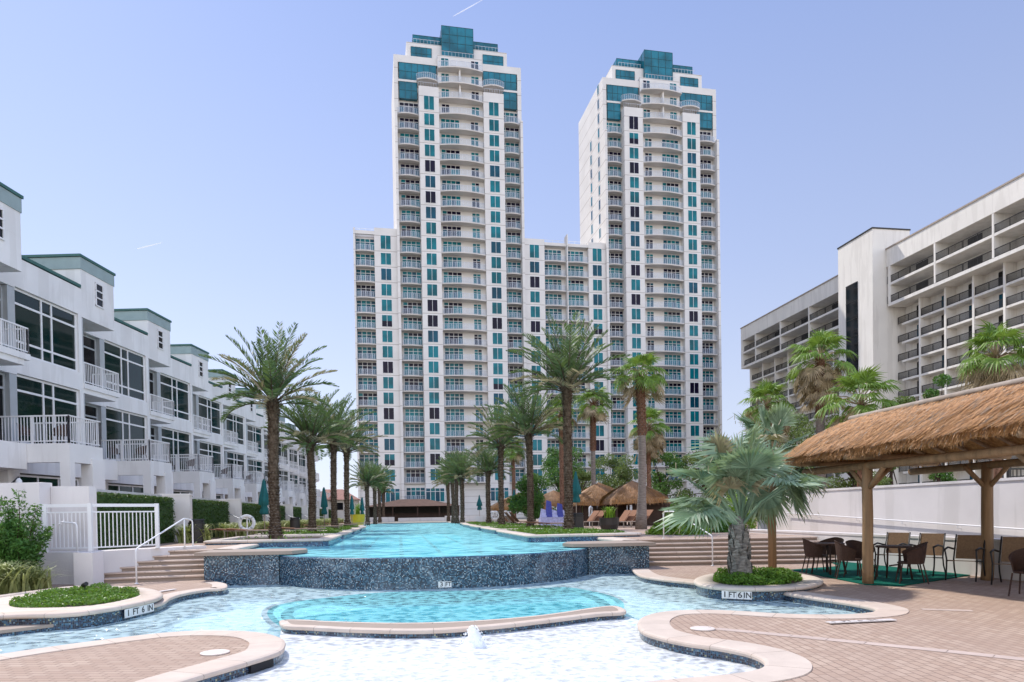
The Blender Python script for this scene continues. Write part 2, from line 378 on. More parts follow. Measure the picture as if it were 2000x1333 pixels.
def leafm(name, c1, c2, trans=.3, sc=.9, kind='object', rough=.5):
    m, n, b, o = newmat(name); co = coords(n, kind)
    f = ntex(n, co, sc*3, 3); col = ramp(n, f, [(.32, c1), (.68, c2)])
    g = n.nodes.new('ShaderNodeNewGeometry')
    try: col = mixc(n, math_(n, 'MULTIPLY', g.outputs['Random Per Island'], .55), col, [min(1, x*1.75) for x in c2])
    except Exception: pass
    n.links.new(col, b.inputs['Base Color']); b.inputs['Roughness'].default_value = rough; b.inputs['Specular IOR Level'].default_value = .35
    tr = n.nodes.new('ShaderNodeBsdfTranslucent'); n.links.new(mixc(n, .5, col, (.22, .30, .04)), tr.inputs[0])
    mx = n.nodes.new('ShaderNodeMixShader'); mx.inputs[0].default_value = trans
    n.links.new(b.outputs[0], mx.inputs[1]); n.links.new(tr.outputs[0], mx.inputs[2]); n.links.new(mx.outputs[0], o.inputs[0]); return m
M['date_leaf'] = leafm('date_palm_leaf', (.032, .066, .026), (.085, .140, .055))
M['date_dry'] = leafm('dry_palm_leaf', (.17, .14, .085), (.33, .28, .17), .2)
M['fan_leaf'] = leafm('fan_palm_leaf', (.05, .12, .018), (.16, .26, .04))
M['fan_dry'] = leafm('dead_fan_leaf', (.15, .105, .055), (.33, .25, .15), .15)
M['silver_leaf'] = leafm('silver_palm_leaf', (.085, .15, .085), (.24, .32, .21), .25)
M['shrub_leaf'] = leafm('shrub_leaf', (.025, .08, .014), (.07, .17, .032), .25)
M['hedge_leaf'] = leafm('hedge_leaf', (.010, .036, .008), (.04, .085, .018), .2)
M['bush_leaf'] = leafm('yellow_green_leaf', (.07, .17, .012), (.20, .33, .03), .3)
M['cover_leaf'] = leafm('ground_cover_leaf', (.035, .11, .012), (.11, .22, .025), .3)
M['grass_a'] = leafm('variegated_blade', (.13, .17, .045), (.36, .38, .16), .3)
M['sea_leaf'] = leafm('coastal_tree_leaf', (.05, .09, .02), (.14, .19, .06), .3)

def bark(name, c1, c2, sc, bs=.8, stretch=(1, 1, 1)):
    m, n, b, o = newmat(name); co = coords(n, 'object')
    f = ntex(n, co, sc, 6, stretch, .65); n.links.new(ramp(n, f, [(.35, c1), (.65, c2)]), b.inputs['Base Color'])
    b.inputs['Roughness'].default_value = .95; b.inputs['Specular IOR Level'].default_value = .1
    bump(n, b, f, bs, .04); return m
M['boot'] = bark('date_palm_boots', (.045, .028, .018), (.17, .125, .09), 6)
M['boot_tip'] = bark('cut_frond_base', (.20, .155, .115), (.42, .36, .29), 9)
M['smooth_trunk'] = bark('ringed_grey_trunk', (.14, .11, .095), (.27, .23, .20), 5, .5, (1, 1, 5))
M['red_trunk'] = bark('fibrous_red_trunk', (.09, .045, .028), (.27, .15, .10), 7, .8, (2, 2, 1))
M['bis_trunk'] = bark('grey_peeling_trunk', (.12, .11, .10), (.36, .34, .32), 5, .9, (1, 1, 4))
M['thatch'] = bark('palm_thatch', (.26, .125, .045), (.52, .28, .11), 14, 1.0, (1, 1, .6))
M['thatch_straw'] = leafm('thatch_straw', (.32, .155, .058), (.50, .265, .108), .15, 6)
M['hotel'] = paint('cream_hotel_stucco', (.78, .745, .69), .85, .06, .25, 'world', .1, 20, spec=.2, stain=.12)
M['hotel_back'] = paint('cream_recessed_wall', (.58, .54, .45), .85, .05, .5, 'world', spec=.2)

def towerwall():
    m, n, b, o = newmat('cream_tower_precast'); co = coords(n, 'world')
    f = ntex(n, co, .3, 5); col = ramp(n, f, [(.3, (.64, .615, .59)), (.7, (.73, .705, .68))])
    s = n.nodes.new('ShaderNodeSeparateXYZ'); n.links.new(co, s.inputs[0])
    fr = math_(n, 'FRACT', math_(n, 'DIVIDE', math_(n, 'SUBTRACT', s.outputs[2], 7.85), 3.03)); j = math_(n, 'LESS_THAN', fr, .05)
    up = math_(n, 'GREATER_THAN', s.outputs[2], 8.0); lo = math_(n, 'LESS_THAN', math_(n, 'FRACT', math_(n, 'DIVIDE', s.outputs[2], 1.28)), .08)
    jj = math_(n, 'ADD', math_(n, 'MULTIPLY', j, up), math_(n, 'MULTIPLY', lo, math_(n, 'SUBTRACT', 1.0, up)))
    col = mixc(n, math_(n, 'MULTIPLY', jj, .55), col, (.26, .22, .19))
    n.links.new(col, b.inputs['Base Color']); b.inputs['Roughness'].default_value = .85; b.inputs['Specular IOR Level'].default_value = .2; return m
M['tower'] = towerwall()
M['tower_slab'] = paint('cream_balcony_slab', (.64, .60, .56), .8, .05, 1)
def glass(name, c, rough=.06, refl=.5, var=.3):
    m, n, b, o = newmat(name); co = coords(n, 'world'); f = ntex(n, co, .35, 2)
    n.links.new(ramp(n, f, [(.35, [x*(1-var) for x in c]), (.65, [x*(1+var) for x in c])]), b.inputs['Base Color'])
    b.inputs['Roughness'].default_value = rough; b.inputs['Specular IOR Level'].default_value = refl; return m
M['g_teal'] = glass('teal_glass', (.002, .13, .16), .15, .2, .35); M['g_mid'] = glass('deep_teal_glass', (.002, .06, .10), .15, .2); M['g_dark'] = glass('dark_glass', (.006, .004, .02), .15, .15)
M['g_crown'] = glass('teal_curtain_wall', (.010, .135, .19), .12, .3); M['g_house'] = glass('dark_green_glass', (.004, .020, .018), .03, .45); M['g_black'] = glass('black_glass', (.006, .007, .009), .06, .35)
def railglass():
    m = bpy.data.materials.new('pale_rail_glass'); m.use_nodes = True; n = m.node_tree; n.nodes.clear()
    o = n.nodes.new('ShaderNodeOutputMaterial'); t = n.nodes.new('ShaderNodeBsdfTransparent'); d = n.nodes.new('ShaderNodeBsdfPrincipled')
    d.inputs['Base Color'].default_value = (.42, .52, .66, 1); d.inputs['Roughness'].default_value = .15
    x = n.nodes.new('ShaderNodeMixShader'); x.inputs[0].default_value = .22; n.links.new(t.outputs[0], x.inputs[1]); n.links.new(d.outputs[0], x.inputs[2]); n.links.new(x.outputs[0], o.inputs[0]); return m
M['rail_glass'] = railglass()

M['straw_brown'] = leafm('brown_thatch_straw', (.19, .095, .04), (.34, .185, .085), .1, 6)
from mathutils.geometry import tessellate_polygon
def cr_(pts, sub=6, closed=False):
    pts = [Vector(p) for p in pts]; n = len(pts); outp = []
    rng = range(n) if closed else range(n-1)
    for i in rng:
        if closed: p0, p1, p2, p3 = pts[i-1], pts[i], pts[(i+1) % n], pts[(i+2) % n]
        else: p0, p1, p2, p3 = pts[max(i-1, 0)], pts[i], pts[i+1], pts[min(i+2, n-1)]
        for k in range(sub):
            t = k/sub
            outp.append(.5*((2*p1)+(p2-p0)*t+(2*p0-5*p1+4*p2-p3)*t*t+(3*p1-p0-3*p2+p3)*t**3))
    if not closed: outp.append(pts[-1])
    return outp
def normals2(pts, closed):
    n = len(pts); res = []
    for i in range(n):
        a = pts[(i-1) % n] if closed else pts[max(i-1, 0)]; b = pts[(i+1) % n] if closed else pts[min(i+1, n-1)]
        d = Vector((b.x-a.x, b.y-a.y, 0)).normalized(); res.append(Vector((-d.y, d.x, 0)))
    return res
def sweep(pts, prof, closed=False):
    """prof: (offset along the left normal, z) pairs; uv = (length, distance round the profile)"""
    mb = MB(); mb.uv = []; N = normals2(pts, closed); n = len(pts); L = 0; ls = []
    for i, p in enumerate(pts):
        if i: L += (pts[i]-pts[i-1]).length
        ls.append(L)
    idx = list(range(n))+([0] if closed else [])
    if closed: ls.append(L+(pts[0]-pts[-1]).length)
    vs = [0.0]
    for a, b in zip(prof, prof[1:]): vs.append(vs[-1]+hypot(a[0]-b[0], a[1]-b[1]))
    for j, i in enumerate(idx):
        for (o, z), v in zip(prof, vs):
            q = pts[i]+N[i]*o; mb.v.append((q.x, q.y, z)); mb.uv.append((ls[j], v))
    k = len(prof)
    for j in range(len(idx)-1):
        for q in range(k-1):
            a = j*k+q; mb.f.append((a, a+k, a+k+1, a+1)); mb.m.append(0)
    return mb
def round_coping(pts, side, w, z, t=.06, over=.035, closed=False):
    s = side; r = t/2
    pr = [(-over*s*.1, z-t), (-over*s*.8, z-t), (-over*s*1.0, z-r), (-over*s*.75, z-r*.35), (0.01*s, z), (w*s, z), (w*s, z-t)]
    return sweep(pts, pr, closed)
def band(pts, z0, z1, closed=False): return sweep(pts, [(0, z0), (0, z1)], closed)
def offs(pts, d, closed=False):
    N = normals2(pts, closed); return [p+n*d for p, n in zip(pts, N)]
def sheet(name, outer, holes, z, mat):
    loops = [[Vector((p.x, p.y, 0)) for p in L] for L in [outer]+holes]
    tri = tessellate_polygon(loops); allp = [p for L in loops for p in L]; mb = MB()
    mb.v = [(p.x, p.y, z) for p in allp]
    for t in tri:
        a, b, c = t; k = (allp[b]-allp[a]).cross(allp[c]-allp[a]).z
        mb.f.append((a, b, c) if k > 0 else (a, c, b)); mb.m.append(0)
    return struct(name, mb, mat)

ZW, ZU, ZP = -.15, .72, .60
# ---- outline of the right lower deck, from the right pier round the inlet to the near edge
R = [G(x, y, 0) for x, y in ((1236,1112),(1252,1124),(1290,1131),(1338,1136),(1370,1139),(1430,1141),(1490,1145),(1525,1156),(1580,1166),(1650,1176),(1700,1185),(1715,1191),
     (1700,1197),(1640,1201),(1540,1200),(1440,1194),(1370,1192),(1310,1194),(1270,1201),(1250,1214),(1258,1232),(1300,1246),(1350,1256),(1410,1264),(1460,1274),(1492,1286),(1500,1297),(1488,1307),(1440,1316),(1380,1322),(1310,1328),(1240,1336),(1170,1352),(1110,1390),(1080,1450))]
Rs = cr_(R, 5)
rd = list(Rs)+[Vector((1.2, 3, 0)), Vector((1.2, -40, 0)), Vector((45, -40, 0)), Vector((45, 18.2, 0)), G(1637,1100,0), G(1257,1106,0), Vector((6.85, 19.6, 0))]
mb = MB(); mb.prism([(p.x, p.y) for p in rd], -1.2, -.004); struct('lower_deck', mb, M['pavers'])
# left deck with its planter nose, and the peninsula in front
Lp = [G(x, y, 0) for x, y in ((424,1137),(440,1141),(436,1149),(400,1152),(355,1160),(330,1168),(318,1176),(290,1184),(200,1196),(100,1204),(0,1210),(-200,1226),(-500,1250))]
Ls = cr_(Lp, 5)
ld = list(Ls)+[Vector((-45, 8, 0)), Vector((-45, 25.8, 0)), V(-12, 18.1, 0), G(150,1142,0), G(407,1132,0)]
mb = MB(); mb.prism([(p.x, p.y) for p in ld], -1.2, -.004); struct('lower_deck_left', mb, M['pavers2'])
Pn = [G(x, y, 0) for x, y in ((-500,1395),(-250,1325),(0,1279),(180,1253.5),(330,1236),(430,1232.5),(505,1236),(545,1247),(552,1259),(538,1274),(468,1296),(375,1323),(290,1352),(150,1420),(-50,1560))]
Ps = cr_(Pn, 5)
pd = list(Ps)+[Vector((-14, -1, 0)), Vector((-20, 4, 0))]
mb = MB(); mb.prism([(p.x, p.y) for p in pd], -1.2, -.004); struct('peninsula_deck', mb, M['pavers2'])
cop = MB(); cop.uv = []
def cop_add(m):
    n = len(cop.v); cop.v.extend(m.v); cop.uv.extend(m.uv); cop.f.extend([tuple(i+n for i in f) for f in m.f]); cop.m.extend(m.m)
cop_add(round_coping(Rs, 1, .42, .006)); cop_add(round_coping(Ls, -1, .30, .006)); cop_add(round_coping(Ps, -1, .40, .006))
# sides: find which side of each line the deck lies on
def ccw(poly):
    return sum(poly[i].x*poly[(i+1) % len(poly)].y-poly[(i+1) % len(poly)].x*poly[i].y for i in range(len(poly))) > 0
cop = MB(); cop.uv = []
for pts, full, w in ((Rs, rd, .42), (Ls, ld, .30), (Ps, pd, .40)):
    cop_add(round_coping(pts, 1 if ccw(full) else -1, w, .008))
struct('pool_coping', cop, M['coping'], False)
tb = MB(); tb.uv = []
for pts, full in ((Rs, rd), (Ls, ld), (Ps, pd)):
    s = 1 if ccw(full) else -1
    m = band(offs(pts, -.006*s), -.62, -.05); n = len(tb.v); tb.v.extend(m.v); tb.uv.extend(m.uv); tb.f.extend([tuple(i+n for i in f) for f in m.f]); tb.m.extend(m.m)
struct('waterline_tile', tb, M['mosaic'])

# ---- basin, beach, river: floors and water
basin = cr_([G(x, y, ZW) for x, y in ((549,1225),(530,1212),(522,1196),(540,1183),(585,1174),(645,1167),(700,1161),(770,1156.5),(850,1154.5),(950,1153.5),(1030,1150.5),(1100,1147),(1145,1153),(1190,1163),(1217,1177),(1217,1196))], 4)
front = [G(x, y, ZW) for x, y in ((1190,1205),(1100,1216),(965,1232),(830,1240),(695,1238),(605,1233))]
beach_far = [G(x, y, ZW) for x, y in ((549,1229),)]+[p.copy() for p in reversed(front)]+[G(1215,1202,ZW)]
beach = beach_far+[G(x, y, ZW) for x, y in ((1262,1216),(1340,1225),(1700,1250),(1900,1330))]+[V(3.2, 3.0, ZW), V(-4.5, 3.0, ZW)]+[G(x, y, ZW) for x, y in ((250,1330),(420,1275),(538,1262),(546,1245))]
hole = basin+[G(x, y, ZW) for x, y in ((1262,1216),(1340,1225),(1700,1250),(1900,1330))]+[V(3.2, 3.0, ZW), V(-4.5, 3.0, ZW)]+[G(x, y, ZW) for x, y in ((250,1330),(420,1275),(538,1262),(546,1245))]
big = [Vector((-44, -6, 0)), Vector((40, -6, 0)), Vector((40, 19.5, 0)), Vector((-44, 19.5, 0))]
basinpoly = basin+front
sheet('shallow_water', big, [hole], ZW, M['w_river'])
sheet('basin_water', basinpoly, [], ZW, M['w_deep'])
sheet('beach_water', beach, [], ZW, M['w_beach'])
sheet('shallow_pool_floor', big, [basin+[G(x, y, ZW) for x, y in ((1262,1216),(1340,1225),(1700,1250),(1900,1330))]+[V(3.2, 3.0, ZW), V(-4.5, 3.0, ZW)]+[G(x, y, ZW) for x, y in ((250,1330),(420,1275),(538,1262),(546,1245))]], -.5, M['floor_river'])
sheet('basin_floor', offs(basinpoly, 0), [], -1.05, M['floor_deep'])
sheet('beach_floor', beach, [], -.27, M['plaster'])
mb = MB()
for i in range(len(basin)-1):
    a, b = basin[i], basin[i+1]; mb.face([(a.x, a.y, -1.05), (b.x, b.y, -1.05), (b.x, b.y, -.5), (a.x, a.y, -.5)])
struct('basin_side', mb, M['floor_deep'])
# navy tile trims on the step edges under water
mb = MB()
for arc in (((549,1225),(530,1212),(522,1196),(540,1183),(585,1174),(645,1167)), ((566,1212),(560,1201),(572,1190),(610,1180),(655,1173)),
            ((1100,1148),(1145,1154),(1190,1163),(1217,1178)), ((1105,1153),(1145,1163),(1172,1174),(1184,1186))):
    pts = cr_([G(x, y, ZW-.014) for x, y in arc], 6)
    for i in range(0, len(pts)-1, 1):
        mb.bar(pts[i], pts[i].lerp(pts[i+1], .70), .20, .02)
tag(mb.build('step_edge_tile', M['navy_trim']), kind='structure')

# ---- curved front ledge between basin and beach
back = [(556,1211),(596,1211),(650,1214),(785,1217),(920,1213),(1055,1202),(1160,1187),(1200,1184),(1218,1190)]
fr_ = [(1214,1200),(1167,1203),(1100,1211.5),(965,1227),(830,1236),(695,1234),(605,1229.5),(560,1227),(549,1219)]
led = cr_([G(x, y, -.03) for x, y in back]+[G(x, y, -.07) for x, y in fr_], 5, True)
s = 1 if ccw(led) else -1
root = empty('seat_ledge', (0,0,0), 0, 'curved pink stone ledge in the water in front of the turquoise basin', 'pool ledge')
c = MB(); c.prism([(p.x, p.y) for p in offs(led, .02*s, True)], -.085, -.032); c.build('ledge_top', M['coping'], root)
rc = round_coping(led, s, .10, -.026, .06, .03, True); rc.build('ledge_rim', M['coping'], root, False)
tbn = band(offs(led, -.002*s, True), -.6, -.085, True); tbn.build('tile_band', M['mosaic'], root)

# ---- fountain jet
mb = MB(); rnd = random.Random(4); jb = G(925, 1262, ZW)
for k in range(150):
    t = rnd.random(); a = rnd.uniform(0, 2*pi); rr = (.10+.14*rnd.random())*(1-t)**.8+.02; z = t*.27
    r0 = rnd.uniform(.003, .010); c0 = Vector((rr*cos(a), rr*sin(a), z))
    mb.lathe([(r0*.3, -r0), (r0, -r0*.3), (r0*.9, r0*.6), (r0*.2, r0*1.3)], 7, c0)
base = len(mb.v); pf = [(.20, -.03), (.17, .0), (.125, .035), (.105, .08), (.085, .13), (.07, .18), (.05, .225), (.03, .26), (.005, .275)]
for k, (r, z) in enumerate(pf):
    for i in range(28):
        a = 2*pi*i/28; q = r*(1+.38*noise.noise(Vector((cos(a)*2.2, sin(a)*2.2, z*16)))+.18*noise.noise(Vector((cos(a)*6, sin(a)*6, z*40)))); mb.v.append((q*cos(a)+.02*sin(z*20), q*sin(a), z))
for k in range(len(pf)-1):
    for i in range(28): a = base+k*28+i; b = base+k*28+(i+1) % 28; mb.f.append((a, b, b+28, a+28)); mb.m.append(0)
o = mb.build('fountain_jet', M['foam'], None, True, jb); tag(o, 'low white foaming fountain jet bubbling up before the curved ledge', 'fountain')

# ---- infinity edge: wall, piers, big pool
A0, A1, A2 = Vector((-3.1, 18.75, 0)), Vector((1.05, 16.35, 0)), Vector((5.2, 18.85, 0))
def circ(a, b, c, n):
    ax, ay, bx, by, cx, cy = a.x, a.y, b.x, b.y, c.x, c.y
    d = 2*(ax*(by-cy)+bx*(cy-ay)+cx*(ay-by))
    ux = ((ax*ax+ay*ay)*(by-cy)+(bx*bx+by*by)*(cy-ay)+(cx*cx+cy*cy)*(ay-by))/d
    uy = ((ax*ax+ay*ay)*(cx-bx)+(bx*bx+by*by)*(ax-cx)+(cx*cx+cy*cy)*(bx-ax))/d
    r = hypot(ax-ux, ay-uy); t0 = atan2(ay-uy, ax-ux); t1 = atan2(cy-uy, cx-ux)
    return [Vector((ux+r*cos(t0+(t1-t0)*i/n), uy+r*sin(t0+(t1-t0)*i/n), 0)) for i in range(n+1)]
arc = circ(A0, A1, A2, 48)
root = empty('infinity_wall', (1.05, 16.35, 0), 0, 'curved blue grey mosaic infinity wall below the long upper pool', 'pool wall')
def rel(m, r):
    m.v = [(x-r.location.x, y-r.location.y, z-r.location.z) for x, y, z in m.v]; return m
rel(band(arc, -1.2, ZP-.02), root).build('tiled_face', M['mosaic_wall'], root)
rel(sweep(arc, [(0, ZP-.02), (.02, ZP-.004), (.24, ZP-.004), (.24, -1.2)]), root).build('wet_lip', M['mosaic_teal'], root)
for nm, poly, lab in (('pier', [(-5.0,18.95),(-3.1,18.70),(-3.1,20.35),(-5.0,20.35)], 'mosaic tiled pier with stone cap, left end of the infinity wall'),
                      ('pier', [(5.2,18.80),(6.95,18.75),(6.95,20.35),(5.2,20.35)], 'mosaic tiled pier with stone cap, right end of the infinity wall')):
    root = empty('tiled_pier', (poly[0][0], poly[0][1], 0), 0, lab, 'pier', 'tiled piers of the infinity edge')
    pts = [Vector((x, y, 0)) for x, y in poly]
    rel(band(pts, -1.2, .63, True), root).build('pier_body', M['mosaic_wall'], root)
    cp = [(-5.2,18.83),(-2.75,18.60),(-2.45,19.3),(-2.6,20.0),(-5.1,20.45)] if poly[0][0] < 0 else [(4.75,18.75),(7.1,18.62),(7.1,20.4),(5.0,20.4),(4.6,19.4)]
    m = MB(); m.uv = None; m.prism(cp, .63, .72); rel(m, root).build('cap_stone', M['coping_pale'], root)
PL, PR, PF = -4.6, 6.7, 82.0
poolp = [p+Vector((0, .04, 0)) for p in arc]+[Vector((5.2, 20.3, 0)), Vector((PR, 20.3, 0)), Vector((PR, 76, 0)), Vector((5.6, 76, 0)), Vector((5.6, PF, 0)), Vector((-3.2, PF, 0)), Vector((-3.2, 76, 0)), Vector((PL, 76, 0)), Vector((PL, 20.3, 0)), Vector((-3.1, 20.3, 0))]
sheet('pool_water', poolp, [], ZP+.004, M['w_pool'])
mb = MB(); mb.box((PL-.3, 16.5, -1.3), (PR+.3, PF+.3, -.7)); struct('pool_floor', mb, M['floor_pool'])
mb = MB()
for x in (-2.2, .1, 2.4, 4.7): mb.box((x-.13, 22, -.7), (x+.13, 78, -.692))
struct('lane_lines', mb, M['mosaic_teal'])
# side walls of the pool
for nm, pts in (('pool_side', [(PL,20.3),(PL,76),(-3.2,76),(-3.2,PF),(5.6,PF),(5.6,76),(PR,76),(PR,20.3)]),):
    pv = [Vector((x, y, 0)) for x, y in pts]
    struct('pool_side_tile', band(pv, -.8, .64), M['mosaic_teal'])
    struct('pool_edge_coping', round_coping(pv, 1, .5, .735, .09, .05), M['coping_pale'])

# ---- upper decks, ground
stL0, stL1 = G(172,1141,0), G(407,1132,0); stR0, stR1 = G(1257,1106,0), G(1640,1100,0)
def back_(p, q, d):
    n = Vector((-(q-p).y, (q-p).x, 0)).normalized(); return p+n*d, q+n*d
def stairs(name, p, q, n, run, rise, lab, shrink=0.0):
    root = empty(name, (p.x, p.y, 0), 0, lab, 'stairs'); uvm = None
    for k in range(n):
        a, b = back_(p, q, run*k); a2, b2 = back_(p, q, run*n+.02)
        a = a.lerp(b, shrink*k); a2 = a2.lerp(b2, shrink*k)
        m = MB(); z = rise*(k+1)
        dn = (a2-a).normalized()
        m.add([a+Vector((0,0,z-rise-.001 if k else -.3)), b+Vector((0,0,z-rise-.001 if k else -.3)), b2+Vector((0,0,z-rise)), a2+Vector((0,0,z-rise)),
               a+Vector((0,0,z-.045)), b+Vector((0,0,z-.045)), b2+Vector((0,0,z-.045)), a2+Vector((0,0,z-.045))],
              ((0,3,2,1),(4,5,6,7),(0,1,5,4),(1,2,6,5),(2,3,7,6),(3,0,4,7)))
        # rounded nosing slab
        a_, b_ = a-dn*.03, b-dn*.03
        sw = sweep([a_, b_], [(0, z-.045), (-.008, z-.03), (-.006, z-.012), (.006, z-.001), (.03, z), ((a2-a_).length, z)])
        m.uv = [(0, 0)]*len(m.v); nn = len(m.v); m.v.extend(sw.v); m.uv.extend(sw.uv); m.f.extend([tuple(i+nn for i in f) for f in sw.f]); m.m.extend(sw.m)
        rel(m, root).build('step', M['step'], root)
    return root
stairs('stairs', stL0, stL1, 6, .30, .12, 'six sandstone steps left of the pool wall', .045)
stairs('stairs', stR0, stR1, 6, .30, .12, 'wide sandstone steps right of the pool wall behind the silver palm', 0.0)
ta, tb_ = back_(stL0, stL1, 1.8); tc_, td = back_(stR0, stR1, 1.8)
mb = MB(); mb.prism([(-45, 25.9), tuple(V(-12, 18.2)[:2]), tuple(V(-11.0, 18.2)[:2]), (ta.x-.4, ta.y), (tb_.x, tb_.y), (-5.0, 20.35), (-5.1, 20.35), (PL-.45, 20.4), (PL-.45, 76.5), (-3.7, 76.5), (-3.7, 82.5), (-45, 82.5)], -.9, ZU)
struct('upper_deck', mb, M['pavers2'])
mb = MB(); mb.prism([(PR+.45, 20.4), (6.95, 20.35), (tc_.x, tc_.y), (td.x, td.y), (14.5, td.y), (45, td.y), (45, 82.5), (6.1, 82.5), (6.1, 76.5), (PR+.45, 76.5)], -.9, ZU)
struct('upper_deck_right', mb, M['pavers2'])
mb = MB()
for a, b in (((-3000, 82.5), (3000, 4000)), ((-3000, -3000), (-45, 82.5)), ((45, -3000), (3000, 82.5)), ((-45, -3000), (45, -40))):
    mb.box((a[0], a[1], -2), (b[0], b[1], ZU-.03))
struct('ground', mb, M['sand'])
mb = MB(); mb.box((-45, -40, -2), (45, 20, -1.25)); struct('sub_base', mb, M['concrete'])
# ------------------------------------------------------------------ twin tower condominium
FL0, FH = 8.0, 3.03
TL = V(-30.0, 136.0, 0); TRZ = radians(11.1)-TH
tower = empty('apartment_tower', (TL.x, TL.y, ZU-.03), TRZ, 'cream twin tower apartment block with teal windows and rows of curved balconies', 'building')
ZO = -(ZU-.03)       # local z of world z=0
def B(mb, x0, x1, y0, y1, z0, z1, m=0): mb.box((x0, y0, z0+ZO), (x1, y1, z1+ZO), m)
rt = random.Random(11)
wallm = MB(); DEP = 17.0
# window meshes (local origin at bottom centre, front facing -y)
def win_mesh(w, h, cols, gl, sill=None):
    out_ = []
    for nm, g1, g2 in gl:
        m = MB(); m.box((-w/2, -.03, 0), (w/2, .3, h), 0)
        f = .07
        m.box((-w/2-f, -.06, -f), (w/2+f, .2, 0), 1); m.box((-w/2-f, -.06, h), (w/2+f, .2, h+f), 1)
        m.box((-w/2-f, -.06, 0), (-w/2, .2, h), 1); m.box((w/2, -.06, 0), (w/2+f, .2, h), 1)
        for k in range(1, cols): x = -w/2+w*k/cols; m.box((x-.032, -.07, 0), (x+.032, .2, h), 1)
        if g2: m.box((-w/2+.01, -.04, 0.01), (w/2-.01, .1, h*rt.choice((.45, .5, .35))), 2)
        out_.append(m.mesh('window_'+nm, [M[g1], M['white_metal'], M[g2 or g1]]))
    return out_
GL = [('a', 'g_teal', None), ('b', 'g_teal', None), ('c', 'g_mid', None), ('d', 'g_dark', None), ('e', 'g_teal', 'g_dark')]
WT = [8, 6, 3, 2.2, 1]
wins = win_mesh(1.95, 2.25, 2, GL); wins_tall = win_mesh(1.95, 2.65, 2, GL)
def door_mesh(w, h, cols, gl, tr=1.95):
    m = MB(); n = cols
    for k in range(n):
        m.box((-w/2+w*k/n, -.03, 0), (-w/2+w*(k+1)/n, .3, tr), rt.choice(gl)); m.box((-w/2+w*k/n, -.031, tr), (-w/2+w*(k+1)/n, .3, h), rt.choice(gl))
    for k in range(n+1): x = -w/2+w*k/n; m.box((x-.045, -.07, 0), (x+.045, .2, h), 3)
    m.box((-w/2, -.07, tr-.04), (w/2, .2, tr+.04), 3); m.box((-w/2-.05, -.07, h), (w/2+.05, .2, h+.06), 3)
    return m.mesh('balcony_door', [M['g_teal'], M['g_mid'], M['g_dark'], M['white_metal']])
MIX = [[0, 0, 0, 1], [0, 1], [2, 2, 1], [0, 0, 2], [2, 2, 2, 0], [0]]
doors4 = [door_mesh(3.7, 2.58, 4, g) for g in MIX]; doors2 = [door_mesh(1.55, 2.45, 2, g) for g in MIX]
def balcony(w, y0, y1, bulge, wrap=0):
    """slab from y0 (back) to y1 (front edge) with a front that bows out by bulge; rail follows. origin at slab top, centre"""
    n = 10; fr = [(-w/2+w*k/n, y1-bulge*(1-(2*k/n-1)**2)) for k in range(n+1)]
    s = MB(); s.prism([(-w/2, y0)]+fr+[(w/2, y0)], -.20, 0)
    r = MB()
    line = ([(-w/2, y0)] if wrap else [])+fr+([(w/2, y0)] if wrap else [])
    for a, b in zip(line, line[1:]):
        r.bar((a[0], a[1]+.06, 1.07), (b[0], b[1]+.06, 1.07), .045, .045, 0); r.bar((a[0], a[1]+.06, .10), (b[0], b[1]+.06, .10), .03, .03, 0)
        r.add([(a[0], a[1]+.06, .12), (b[0], b[1]+.06, .12), (b[0], b[1]+.06, 1.04), (a[0], a[1]+.06, 1.04)], ((0, 1, 2, 3),), 1)
        L = hypot(b[0]-a[0], b[1]-a[1]); k = max(1, round(L/1.0))
        for i in range(k):
            t = i/k; x = a[0]+(b[0]-a[0])*t; y = a[1]+(b[1]-a[1])*t+.06; r.box((x-.022, y-.022, 0), (x+.022, y+.022, 1.05), 0)
    return s.mesh('balcony_slab', M['tower_slab']), r.mesh('railing', [M['rail_metal'], M['rail_glass']])
W_, D_, BA = [], [], []
def zf(k): return FL0+FH*k+ZO
def pier(s0, s1, yf, ztop, k0, k1, ww=1.62, back=8.0):
    B(wallm, s0, s1, yf, yf+back, ZU-1, ztop)
    for k in range(k0, k1+1):
        tall = (k == k1); W_.append((rt.choices(wins_tall if tall else wins, WT)[0], ((s0+s1)/2, yf-.01, zf(k)+.35), 0))
BALC = {}
def bay(s0, s1, ywall, y1, bulge, ks, door=(0, 4), wrap=0, furn=True):
    key = (round(s1-s0, 2), ywall, y1, bulge, wrap)
    if key not in BALC: BALC[key] = balcony(s1-s0, ywall, y1, bulge, wrap)
    sm, rm = BALC[key]; c = (s0+s1)/2
    for k in ks:
        BA.append((sm, rm, (c, 0, zf(k))))
        for off, cols in ([door] if isinstance(door[0], (int, float)) else door):
            D_.append(((doors4 if cols == 4 else doors2)[rt.choices(range(6), [5, 3, 3, 2, 1.5, 2])[0]], (c+off, ywall-.01, zf(k)+.02), 0))
ZB = 57.2
